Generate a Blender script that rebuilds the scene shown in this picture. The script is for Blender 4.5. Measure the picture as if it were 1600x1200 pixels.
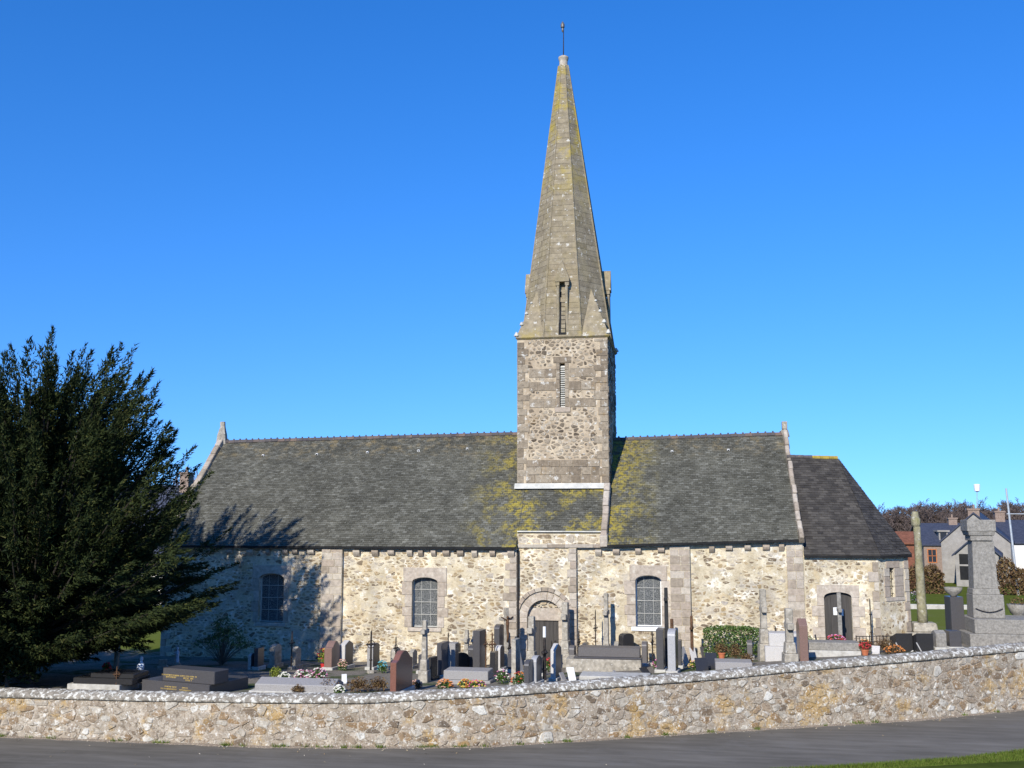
import bpy, math, random
from mathutils import Vector, Matrix, noise
from mathutils.geometry import tessellate_polygon
R = math.radians
scene = bpy.context.scene
for o in list(bpy.data.objects): bpy.data.objects.remove(o)
col = scene.collection

# ------------------------------------------------------------------ camera
F, YAW, PITCH = 1555.0, R(9.77), R(7.65)
CAM = Vector((0.0, -42.0, 6.1))
cd = bpy.data.cameras.new('camera'); cam = bpy.data.objects.new('camera', cd); col.objects.link(cam)
cam.location = CAM; cam.rotation_euler = (R(90)+PITCH, 0, YAW)
cd.sensor_width = 36.0; cd.lens = 36.0*F/1600.0; cd.clip_start = .1; cd.clip_end = 6000
scene.camera = cam
ROT = cam.rotation_euler.to_matrix()
def ray(px, py): return ROT @ Vector(((px-800)/F, -(py-600)/F, -1.0))
def P(px, py, Y):                       # pixel -> point on the vertical plane y = Y
    d = ray(px, py); return CAM + d*((Y-CAM.y)/d.y)
def PZ(px, py, Z):                      # pixel -> point on the level z = Z
    d = ray(px, py); return CAM + d*((Z-CAM.z)/d.z)

# ------------------------------------------------------------------ world, sun, exposure
SUN_AZ, SUN_EL = R(13), R(30)           # azimuth: left of straight behind the camera
sdir = Vector((-math.sin(SUN_AZ)*math.cos(SUN_EL), -math.cos(SUN_AZ)*math.cos(SUN_EL), math.sin(SUN_EL)))
w = bpy.data.worlds.new('World'); scene.world = w; w.use_nodes = True
wn = w.node_tree; bg = wn.nodes['Background']
sky = wn.nodes.new('ShaderNodeTexSky'); sky.sky_type = 'NISHITA'; sky.sun_disc = False
sky.sun_elevation = SUN_EL; sky.sun_rotation = R(180)+SUN_AZ
sky.altitude = 0; sky.air_density = 1.0; sky.dust_density = 0.05; sky.ozone_density = 4.5
tc = wn.nodes.new('ShaderNodeTexCoord'); va = wn.nodes.new('ShaderNodeVectorMath'); va.operation = 'MULTIPLY_ADD'; va.inputs[1].default_value = (1, 1, .74); va.inputs[2].default_value = (0, 0, .105)
wn.links.new(tc.outputs['Generated'], va.inputs[0]); vn = wn.nodes.new('ShaderNodeVectorMath'); vn.operation = 'NORMALIZE'; wn.links.new(va.outputs[0], vn.inputs[0]); wn.links.new(vn.outputs[0], sky.inputs[0])
hs = wn.nodes.new('ShaderNodeHueSaturation'); hs.inputs['Saturation'].default_value = 1.27; hs.inputs['Value'].default_value = 1.0
mx_ = wn.nodes.new('ShaderNodeMix'); mx_.data_type = 'RGBA'; mx_.blend_type = 'MULTIPLY'; mx_.inputs[0].default_value = 1; mx_.inputs[7].default_value = (.8, .93, 1.22, 1)
wn.links.new(sky.outputs[0], hs.inputs['Color']); wn.links.new(hs.outputs[0], mx_.inputs[6]); wn.links.new(mx_.outputs[2], bg.inputs[0]); bg.inputs[1].default_value = 0.138
sl = bpy.data.lights.new('sun', 'SUN'); sl.energy = 5.0; sl.angle = R(.53); sl.color = (1.0, .955, .87)
so = bpy.data.objects.new('sun', sl); col.objects.link(so)
so.rotation_euler = sdir.to_track_quat('Z', 'Y').to_euler(); so.location = (-20, -60, 40)
scene.render.engine = 'CYCLES'
vs = scene.view_settings; vs.view_transform = 'Standard'; vs.look = 'None'; vs.gamma = 1; vs.exposure = 0.25
vs.use_curve_mapping = False

# ------------------------------------------------------------------ materials
MATS = {}
def newmat(name):
    m = bpy.data.materials.new(name); m.use_nodes = True; MATS[name] = m
    nt = m.node_tree; return m, nt, nt.nodes['Principled BSDF']
def N(nt, t, **kw):
    n = nt.nodes.new(t)
    for k, v in kw.items(): setattr(n, k, v)
    return n
def ramp(nt, fac, stops, interp='LINEAR'):
    r = N(nt, 'ShaderNodeValToRGB'); r.color_ramp.interpolation = interp
    els = r.color_ramp.elements
    while len(els) < len(stops): els.new(.5)
    for e, (p, c) in zip(els, stops):
        e.position = p; e.color = (c if isinstance(c, tuple) else (c, c, c)) + (1,)
    nt.links.new(fac, r.inputs[0]); return r.outputs[0]
def mixc(nt, fac, a, b, mode='MIX'):
    m = N(nt, 'ShaderNodeMix', data_type='RGBA', blend_type=mode)
    for s, v in ((m.inputs[0], fac), (m.inputs[6], a), (m.inputs[7], b)):
        if isinstance(v, (int, float)): s.default_value = v
        elif isinstance(v, tuple): s.default_value = v + (1,)
        else: nt.links.new(v, s)
    return m.outputs[2]
def math_(nt, op, a, b=None, clamp=False):
    m = N(nt, 'ShaderNodeMath', operation=op); m.use_clamp = clamp
    for s, v in ((m.inputs[0], a), (m.inputs[1], b)):
        if v is None: continue
        if isinstance(v, (int, float)): s.default_value = v
        else: nt.links.new(v, s)
    return m.outputs[0]
def pos(nt): return N(nt, 'ShaderNodeNewGeometry').outputs['Position']
def noisen(nt, vec, scale, detail=4, rough=.6, stretch=None):
    if stretch:
        mp = N(nt, 'ShaderNodeVectorMath', operation='MULTIPLY'); mp.inputs[1].default_value = stretch
        nt.links.new(vec, mp.inputs[0]); vec = mp.outputs[0]
    n = N(nt, 'ShaderNodeTexNoise'); n.inputs['Scale'].default_value = scale
    n.inputs['Detail'].default_value = detail; n.inputs['Roughness'].default_value = rough
    nt.links.new(vec, n.inputs['Vector']); return n.outputs['Fac']
def tintn(nt):
    a = N(nt, 'ShaderNodeAttribute'); a.attribute_name = 'tint'; return a.outputs['Fac']
def band(nt, axis, a, b):               # 0 at world coordinate a, 1 at b
    s = N(nt, 'ShaderNodeSeparateXYZ'); nt.links.new(pos(nt), s.inputs[0])
    m = N(nt, 'ShaderNodeMapRange'); m.inputs[1].default_value = a; m.inputs[2].default_value = b
    nt.links.new(s.outputs[axis], m.inputs[0]); return m.outputs[0]
def patch(nt, sc, lo, hi): return ramp(nt, noisen(nt, pos(nt), sc, 3, .6), [(lo, 0.0), (hi, 1.0)])
def rough_mat(name, stops, scale=6, var=(.7, 1.2), lichen_crevices=(), bump=.4, bscale=30, rough=.9, use_tint=True, spec=.2, big=None, metallic=0, interp='LINEAR', stretch=None, spots=None):
    m, nt, b = newmat(name); p = pos(nt)
    c = ramp(nt, tintn(nt) if use_tint else noisen(nt, p, scale*.5, 5, .65, stretch), stops, interp)
    v = ramp(nt, noisen(nt, p, scale, 6, .65, stretch), [(.3, var[0]), (.7, var[1])]); c = mixc(nt, 1.0, c, v, 'MULTIPLY')
    if big:
        v2 = ramp(nt, noisen(nt, p, big[0], 3, .6), [(.35, big[1]), (.65, big[2])]); c = mixc(nt, 1.0, c, v2, 'MULTIPLY')
    if spots: c = mixc(nt, ramp(nt, noisen(nt, p, spots[1], 3, .55, (1, 1, 1.7)), [(spots[2], 0.0), (spots[3], spots[4])]), c, spots[0])
    for (lc, ls, lo, hi, amt, mask) in lichen_crevices:
        f = ramp(nt, noisen(nt, p, ls, 5, .7), [(lo, 0.0), (hi, amt)])
        if mask is not None: f = math_(nt, 'MULTIPLY', f, mask(nt), True)
        c = mixc(nt, f, c, lc)
    nt.links.new(c, b.inputs['Base Color']); b.inputs['Roughness'].default_value = rough
    b.inputs['Specular IOR Level'].default_value = spec; b.inputs['Metallic'].default_value = metallic
    if bump:
        bn = N(nt, 'ShaderNodeBump'); bn.inputs['Strength'].default_value = bump; bn.inputs['Distance'].default_value = .02
        nt.links.new(noisen(nt, p, bscale, 5, .65), bn.inputs['Height']); nt.links.new(bn.outputs[0], b.inputs['Normal'])
    return m
WHITE_L, YEL_L, ORA_L = (.62, .60, .54), (.36, .27, .035), (.36, .2, .04)
xtow = None
rough_mat('mortar', [(.3, (.58, .475, .31)), (.5, (.66, .565, .39)), (.72, (.70, .63, .48))], 1.6, (.72, 1.12), [((.38, .34, .29), 1.1, .50, .62, .65, None), ((.46, .33, .16), .9, .56, .66, .5, None), ((.78, .74, .64), 2.5, .55, .62, .7, None), ((.2, .16, .11), 16, .57, .63, .45, None)], .8, 22, use_tint=False, big=(.5, .74, 1.12), spots=((.34, .27, .17), 8, .54, .61, .5))
rough_mat('rubble', [(0, (.16, .12, .08)), (.15, (.27, .2, .125)), (.35, (.36, .28, .18)), (.55, (.40, .29, .15)), (.72, (.46, .37, .25)), (.86, (.40, .35, .29)), (1, (.56, .49, .37))], 8, (.6, 1.25), [((.62, .54, .4), 7, .53, .61, .75, None), ((.15, .12, .09), 12, .57, .64, .5, None)], .8, 26, big=(.5, .78, 1.12))
rough_mat('tower_mortar', [(.35, (.36, .28, .19)), (.65, (.49, .40, .28))], 3, (.75, 1.15), [(WHITE_L, 5, .57, .65, .6, None)], .8, 22, use_tint=False)
rough_mat('tower_rubble', [(0, (.09, .07, .05)), (.25, (.165, .13, .092)), (.5, (.245, .195, .138)), (.75, (.31, .255, .185)), (1, (.41, .35, .265))], 6, (.65, 1.2), [((.1, .08, .065), 9, .56, .63, .5, None), (WHITE_L, 4, .58, .66, .75, None), (ORA_L, 1.3, .58, .68, .4, None)], .8, 26)
rough_mat('ashlar', [(0, (.29, .24, .18)), (.35, (.38, .31, .24)), (.65, (.42, .36, .29)), (1, (.5, .44, .35))], 7, (.7, 1.16), [(WHITE_L, 5, .64, .72, .55, None), ((.2, .18, .15), 2.3, .62, .75, .45, None)], .6, 30)
rough_mat('granite_trim', [(0, (.38, .315, .245)), (1, (.50, .43, .35))], 6, (.7, 1.16), [((.58, .53, .43), 3.5, .54, .64, .6, None), ((.25, .2, .15), 5, .56, .66, .5, None)], .5, 40)
rough_mat('spire_stone', [(0, (.19, .155, .105)), (.5, (.255, .21, .14)), (1, (.31, .26, .18))], 4, (.68, 1.2),
          [(YEL_L, 1.1, .46, .60, .8, lambda nt: math_(nt, 'ADD', band(nt, 2, 20.5, 25), .12, True)), (YEL_L, 1.7, .5, .62, .85, lambda nt: band(nt, 2, 14.9, 13.7)),
           (WHITE_L, 4.5, .60, .65, .7, None), ((.1, .09, .075), 2.0, .6, .74, .5, None)], .7, 20)
rough_mat('slate', [(0, (.068, .065, .05)), (.5, (.094, .09, .07)), (.9, (.118, .114, .092)), (1, (.15, .146, .12))], 1.2, (.75, 1.2),
          [((.34, .34, .29), 14, .60, .66, .6, None),
           ((.30, .24, .045), 5, .43, .56, .95, lambda nt: math_(nt, 'MULTIPLY', patch(nt, .9, .38, .54), math_(nt, 'MULTIPLY', band(nt, 0, -1.0, -2.8), band(nt, 0, -3.25, -3.2), True), True)),
           ((.30, .24, .045), 5, .43, .56, .95, lambda nt: math_(nt, 'MULTIPLY', patch(nt, 1.1, .44, .58), math_(nt, 'MULTIPLY', band(nt, 0, -9.8, -7.4), band(nt, 0, -3.2, -3.25), True), True)),
           ((.3, .22, .1), 2.4, .5, .7, .5, lambda nt: band(nt, 2, 8.7, 9.4))], .5, 14, .8, spec=.2, big=(.45, .82, 1.14))
rough_mat('dark_slate', [(0, (.03, .026, .022)), (.6, (.048, .042, .035)), (1, (.07, .062, .052))], 2, (.75, 1.2), [((.1, .09, .075), .8, .5, .7, .5, None)], .3, 16, .7, spec=.35)
rough_mat('lead_flashing', [(.3, (.44, .43, .38)), (.7, (.56, .54, .48))], 3, (.8, 1.1), [], .2, 20, .7, use_tint=False)
rough_mat('ridge_tile', [(0, (.07, .06, .06)), (.7, (.09, .08, .075)), (1, (.15, .105, .08))], 5, (.8, 1.2), [(ORA_L, 5, .6, .7, .5, None)], .3, 30, .8)
rough_mat('lichen_tile', [(0, (.3, .22, .05)), (1, (.4, .29, .05))], 9, (.6, 1.2), [], .5, 30, .9)
rough_mat('wall_mortar', [(.3, (.30, .245, .18)), (.5, (.39, .33, .255)), (.7, (.46, .405, .325))], 2.6, (.66, 1.15),
          [((.42, .27, .09), .8, .53, .62, .7, None), ((.13, .10, .07), 8, .52, .60, .75, None), (WHITE_L, 5, .59, .65, .75, None), ((.25, .18, .12), 3.5, .56, .64, .7, None), (WHITE_L, 20, .57, .62, .8, None)], 1.0, 16, use_tint=False)  # fine near-black blots put crevice shade into the mortar colour
rough_mat('wall_rubble', [(0, (.17, .135, .1)), (.14, (.29, .19, .1)), (.3, (.33, .265, .195)), (.55, (.37, .31, .24)), (.78, (.42, .37, .295)), (.93, (.48, .44, .37)), (1, (.6, .58, .52))], 5, (.6, 1.2),
          [((.42, .27, .09), .8, .54, .62, .6, None), ((.12, .095, .07), 9, .54, .62, .65, None), (WHITE_L, 5, .57, .63, .8, None), (WHITE_L, 20, .58, .63, .7, None)], 1.0, 20)  # near-black blots imitate shaded crevices in the stone colour
rough_mat('coping', [(.3, (.2, .175, .14)), (.7, (.31, .28, .235))], 5, (.7, 1.2), [((.64, .63, .57), 8, .52, .56, .9, None), ((.1, .09, .075), 9, .54, .6, .6, None)], 1.0, 18, use_tint=False, stretch=(1, 1.6, 1))
rough_mat('asphalt', [(.3, (.13, .118, .098)), (.7, (.162, .148, .126))], 2.5, (.85, 1.1), [((.17, .16, .145), 1.1, .55, .75, .6, None)], .15, 90, .85, use_tint=False, big=(.25, .86, 1.12), stretch=(.22, 1.5, 1), spec=.08)
rough_mat('grit', [(.3, (.22, .17, .12)), (.7, (.36, .3, .23))], 30, (.5, 1.3), [(WHITE_L, 30, .62, .66, .9, None)], 1, 60, use_tint=False)
rough_mat('grass_soil', [(.3, (.085, .105, .018)), (.7, (.12, .14, .028))], 3, (.7, 1.2), [], .1, 8, use_tint=False, spec=0)
rough_mat('grass_blade', [(0, (.055, .09, .012)), (.6, (.09, .135, .02)), (1, (.15, .16, .045))], 3, (.8, 1.2), [], 0, rough=.8, spec=.05)
rough_mat('gravel', [(.3, (.17, .15, .12)), (.7, (.27, .24, .2))], 20, (.6, 1.2), [((.045, .07, .02), .6, .5, .6, .8, None), ((.11, .135, .026), .6, .2, .4, .95, lambda nt: band(nt, 1, 1.0, 2.0))], .1, 14, use_tint=False, spec=0)
rough_mat('yew_leaf', [(0, (.010, .016, .006)), (.5, (.021, .031, .009)), (.85, (.04, .05, .013)), (1, (.07, .068, .02))], .8, (.75, 1.25), [], 0, rough=.75, spec=.12)
rough_mat('laurel_leaf', [(0, (.03, .06, .012)), (.6, (.06, .11, .02)), (1, (.13, .19, .04))], 3, (.8, 1.2), [], 0, rough=.4, spec=.5)
rough_mat('dry_leaf', [(0, (.06, .035, .02)), (.5, (.12, .07, .035)), (1, (.19, .13, .05))], 5, (.8, 1.2), [], 0)
rough_mat('yellow_leaf', [(0, (.1, .13, .02)), (1, (.24, .27, .04))], 5, (.8, 1.2), [], 0)
rough_mat('bark', [(.3, (.09, .075, .06)), (.7, (.17, .15, .12))], 8, (.7, 1.2), [], .8, 30, use_tint=False)
rough_mat('dark_bark', [(.3, (.03, .024, .018)), (.7, (.06, .05, .038))], 8, (.7, 1.2), [], .5, 30, use_tint=False)
rough_mat('twig', [(0, (.07, .055, .05)), (1, (.14, .105, .09))], 3, (.8, 1.2), [], 0)
rough_mat('pink_twig', [(0, (.17, .11, .1)), (1, (.26, .18, .16))], 3, (.8, 1.2), [], 0)
def polished(name, c, rough=.25, var=(.7, 1.3), scale=60):
    return rough_mat(name, [(.3, tuple(x*.85 for x in c)), (.7, c)], scale, var, [], 0, rough=rough, use_tint=False, spec=.5)
polished('black_granite', (.032, .031, .031), .22); polished('dark_granite', (.075, .071, .072), .3); polished('mid_granite', (.11, .1, .095), .5)
polished('grey_granite', (.29, .275, .26), .5); polished('pale_granite', (.5, .475, .44), .55); polished('blue_granite', (.35, .345, .345), .5)
polished('red_granite', (.2, .09, .065), .25); polished('brown_granite', (.2, .125, .1), .35)
rough_mat('old_stone', [(.3, (.28, .25, .2)), (.7, (.42, .38, .31))], 7, (.7, 1.15), [(WHITE_L, 8, .6, .68, .8, None), ((.11, .1, .08), 3, .58, .7, .6, None)], .7, 30, use_tint=False)
rough_mat('mossy_stone', [(.3, (.22, .2, .13)), (.7, (.33, .3, .2))], 7, (.7, 1.15), [(WHITE_L, 6, .6, .68, .8, None), ((.2, .19, .06), 2, .5, .65, .7, None)], .7, 30, use_tint=False)
rough_mat('granite_block', [(.3, (.2, .185, .16)), (.7, (.3, .28, .245))], 14, (.75, 1.15), [((.13, .125, .115), 2.2, .58, .75, .5, None), (WHITE_L, 6, .68, .74, .6, None)], .4, 50, use_tint=False)
rough_mat('concrete', [(.3, (.4, .38, .33)), (.7, (.52, .5, .45))], 6, (.8, 1.1), [((.2, .19, .16), 3, .58, .72, .5, None)], .5, 40, use_tint=False)
rough_mat('iron', [(.3, (.02, .018, .017)), (.7, (.045, .035, .03))], 20, (.7, 1.2), [], .3, 60, .6, use_tint=False)
rough_mat('rust_iron', [(.3, (.06, .035, .02)), (.7, (.14, .075, .04))], 20, (.7, 1.2), [], .3, 60, .85, use_tint=False)
rough_mat('door_paint', [(.3, (.05, .045, .04)), (.7, (.07, .062, .055))], 4, (.8, 1.15), [], .3, 40, .55, use_tint=False, stretch=(3, 3, .3))
rough_mat('white_paint', [(.3, (.7, .7, .68)), (.7, (.8, .8, .78))], 6, (.92, 1.03), [], 0, rough=.5, use_tint=False)
rough_mat('gold', [(.3, (.55, .38, .1)), (.7, (.7, .5, .16))], 6, (.9, 1.1), [], 0, rough=.4, use_tint=False, metallic=.3)
rough_mat('terracotta', [(.3, (.42, .13, .06)), (.7, (.5, .17, .08))], 6, (.85, 1.1), [], .2, 40, .8, use_tint=False)
rough_mat('red_plastic', [(.3, (.45, .03, .03)), (.7, (.55, .04, .04))], 6, (.9, 1.1), [], 0, rough=.4, use_tint=False)
rough_mat('plaster', [(.3, (.25, .23, .205)), (.7, (.31, .29, .26))], 2, (.88, 1.08), [], .3, 20, use_tint=False)
rough_mat('white_plaster', [(.3, (.62, .58, .52)), (.7, (.7, .66, .6))], 2, (.9, 1.06), [], .2, 20, use_tint=False)
rough_mat('brick_wall', [(.3, (.22, .155, .12)), (.7, (.31, .235, .185))], 12, (.7, 1.15), [], .3, 30, use_tint=False)
rough_mat('orange_paint', [(.3, (.4, .14, .05)), (.7, (.48, .18, .07))], 6, (.85, 1.1), [], 0, use_tint=False)
rough_mat('rusty_sheet', [(.3, (.15, .06, .035)), (.7, (.22, .09, .055))], 4, (.8, 1.15), [], .2, 20, use_tint=False)
rough_mat('house_slate', [(.3, (.035, .042, .065)), (.7, (.055, .062, .09))], 6, (.85, 1.1), [], .3, 10, .6, use_tint=False)
rough_mat('galvanized', [(.3, (.4, .42, .44)), (.7, (.5, .52, .54))], 9, (.9, 1.1), [], 0, rough=.45, use_tint=False, metallic=.4)
rough_mat('dark_void', [(.3, (.012, .012, .013)), (.7, (.02, .02, .02))], 3, (.9, 1.1), [], 0, use_tint=False)
rough_mat('glaze', [(.3, (.35, .45, .6)), (.7, (.75, .78, .8))], 30, (.9, 1.05), [], 0, rough=.3, use_tint=False)
FLOW = {'pink': (.55, .2, .32), 'white': (.75, .72, .6), 'orange': (.6, .22, .06), 'red': (.5, .05, .05), 'peach': (.6, .36, .26), 'yellow': (.65, .5, .1), 'teal': (.12, .36, .4), 'purple': (.22, .14, .26)}
for k, c in FLOW.items(): rough_mat('bloom_'+k, [(0, tuple(x*.7 for x in c)), (1, tuple(min(.85, x*1.15) for x in c))], 9, (.85, 1.1), [], 0, rough=.6)
# leaded glass: pale cames in a scribbled net over dark glass
m, nt, b = newmat('leaded_glass'); p = pos(nt)
vo = N(nt, 'ShaderNodeTexVoronoi', feature='DISTANCE_TO_EDGE'); vo.inputs['Scale'].default_value = 17; nt.links.new(p, vo.inputs['Vector'])
ln = ramp(nt, vo.outputs['Distance'], [(.07, 1.0), (.11, 0.0)])
nt.links.new(mixc(nt, ln, ramp(nt, noisen(nt, p, 8), [(.3, (.03, .035, .037)), (.7, (.08, .085, .083))]), (.2, .2, .19)), b.inputs['Base Color']); b.inputs['Specular IOR Level'].default_value = .12
nt.links.new(math_(nt, 'MULTIPLY_ADD', ln, .4), b.inputs['Roughness']); b.inputs['Roughness'].default_value = .25
m, nt, b = newmat('house_glass'); b.inputs['Base Color'].default_value = (.03, .035, .045, 1); b.inputs['Roughness'].default_value = .12

# ------------------------------------------------------------------ mesh helpers
class MB:
    def __init__(s): s.v = []; s.f = []; s.t = []
    def face(s, pts, t=.5):
        i = len(s.v); s.v += [Vector(p) for p in pts]; s.f.append(tuple(range(i, i+len(pts)))); s.t.append(t)
    def add(s, verts, faces, t=.5):
        i = len(s.v); s.v += [Vector(p) for p in verts]
        for f in faces: s.f.append(tuple(k+i for k in f)); s.t.append(t)
    def box(s, x0, x1, y0, y1, z0, z1, t=.5, top=1.0, rot=None, c=None):
        cx, cy = (x0+x1)/2, (y0+y1)/2; vs_ = []
        for z, k in ((z0, 1.0), (z1, top)):
            for x, y in ((x0, y0), (x1, y0), (x1, y1), (x0, y1)): vs_.append(Vector((cx+(x-cx)*k, cy+(y-cy)*k, z)))
        if rot is not None:
            c = Vector(c) if c is not None else Vector((cx, cy, (z0+z1)/2)); vs_ = [c+rot@(q-c) for q in vs_]
        s.add(vs_, [(3, 2, 1, 0), (4, 5, 6, 7), (0, 1, 5, 4), (1, 2, 6, 5), (2, 3, 7, 6), (3, 0, 4, 7)], t)
    def hexa(s, p, t=.5):   # 8 points, bottom ring then top ring
        s.add(p, [(3, 2, 1, 0), (4, 5, 6, 7), (0, 1, 5, 4), (1, 2, 6, 5), (2, 3, 7, 6), (3, 0, 4, 7)], t)
    def extrude(s, poly, M, d0, d1, t=.5):      # poly (u, z); M maps (u, z, d) to 3d
        n = len(poly); a = [M(u, z, d0) for u, z in poly]; b_ = [M(u, z, d1) for u, z in poly]
        tri = tessellate_polygon([[Vector((u, z, 0)) for u, z in poly]])
        fs = [tuple(q+n for q in x) for x in tri] + [tuple(reversed(x)) for x in tri] + [(i, (i+1) % n, (i+1) % n+n, i+n) for i in range(n)]
        s.add(a+b_, fs, t)
    def tube(s, pts, rads, n=6, t=.5, cap=True):
        pts = [Vector(p) for p in pts]; rings = []; base = len(s.v)
        for i, p in enumerate(pts):
            d = (pts[min(i+1, len(pts)-1)]-pts[max(i-1, 0)]).normalized()
            a = d.cross(Vector((0, 0, 1)) if abs(d.z) < .9 else Vector((1, 0, 0))).normalized(); b_ = d.cross(a)
            for k in range(n):
                q = 2*math.pi*k/n; s.v.append(p+(a*math.cos(q)+b_*math.sin(q))*rads[i])
        for i in range(len(pts)-1):
            for k in range(n):
                s.f.append((base+i*n+k, base+i*n+(k+1) % n, base+(i+1)*n+(k+1) % n, base+(i+1)*n+k)); s.t.append(t)
        if cap:
            s.f.append(tuple(base+k for k in reversed(range(n)))); s.f.append(tuple(base+(len(pts)-1)*n+k for k in range(n))); s.t += [t, t]
    def lathe(s, prof, c=(0, 0, 0), n=12, t=.5):
        s.tube_like([(Vector(c)+Vector((0, 0, z)), r) for r, z in prof], n, t)
    def tube_like(s, rz, n, t):
        base = len(s.v)
        for p, r in rz:
            for k in range(n):
                q = 2*math.pi*k/n; s.v.append(p+Vector((math.cos(q)*r, math.sin(q)*r, 0)))
        for i in range(len(rz)-1):
            for k in range(n):
                s.f.append((base+i*n+k, base+i*n+(k+1) % n, base+(i+1)*n+(k+1) % n, base+(i+1)*n+k)); s.t.append(t)
        s.f.append(tuple(base+k for k in reversed(range(n)))); s.f.append(tuple(base+(len(rz)-1)*n+k for k in range(n))); s.t += [t, t]
    def build(s, name, mat, parent=None, world=True, smooth=False, bevel=0, kind=None):
        off = Vector((0, 0, 0))
        if parent is not None and world:
            r = parent
            while r is not None: off += r.location; r = r.parent
        me = bpy.data.meshes.new(name); me.from_pydata([tuple(p-off) for p in s.v], [], s.f)
        a = me.attributes.new('tint', 'FLOAT', 'FACE'); a.data.foreach_set('value', s.t)
        me.materials.append(MATS[mat])
        if smooth: me.polygons.foreach_set('use_smooth', [True]*len(me.polygons))
        o = bpy.data.objects.new(name, me); col.objects.link(o)
        if parent is not None: o.parent = parent
        if bevel:
            bm_ = o.modifiers.new('bevel', 'BEVEL'); bm_.width = bevel; bm_.segments = 1; bm_.limit_method = 'ANGLE'
        if kind: o['kind'] = kind
        return o
def tag(o, label, cat, group=None):
    o['label'] = label; o['category'] = cat
    if group: o['group'] = group
    return o
def empty(name, loc, rz=0, label=None, cat=None, group=None):
    o = bpy.data.objects.new(name, None); col.objects.link(o); o.location = loc; o.rotation_euler = (0, 0, rz); o.empty_display_size = .3
    if label: tag(o, label, cat, group)
    return o
class Frame:                            # a vertical wall plane: origin, direction along the wall, outward normal
    def __init__(s, O, U, Nn): s.O = Vector(O); s.U = Vector(U).normalized(); s.N = Vector(Nn).normalized()
    def __call__(s, u, z, d): return Vector((s.O.x+s.U.x*u+s.N.x*d, s.O.y+s.U.y*u+s.N.y*d, z))
def FY(Y): return Frame((0, Y, 0), (1, 0, 0), (0, -1, 0))    # wall facing the road on plane y = Y; u = world x
def wall_front(name, mat, parent, fr, outer, holes, depth):
    mb = MB(); loops = [outer]+holes; allp = [q for l in loops for q in l]
    tri = tessellate_polygon([[Vector((u, z, 0)) for u, z in l] for l in loops])
    mb.add([fr(u, z, 0) for u, z in allp], [tuple(t) for t in tri])
    for l in loops:
        n = len(l)
        for i in range(n):
            a, b_ = l[i], l[(i+1) % n]
            mb.face([fr(*a, 0), fr(*b_, 0), fr(*b_, -depth), fr(*a, -depth)])
    return mb.build(name, mat, parent)
def arch_loop(x0, x1, z0, zs, rise, n=10):      # opening with an arched head
    pts = [(x0, z0), (x1, z0)]; cx = (x0+x1)/2; hw = (x1-x0)/2
    for i in range(n+1):
        a = math.pi*i/n; pts.append((cx+hw*math.cos(a), zs+rise*math.sin(a)))
    return pts
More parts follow.
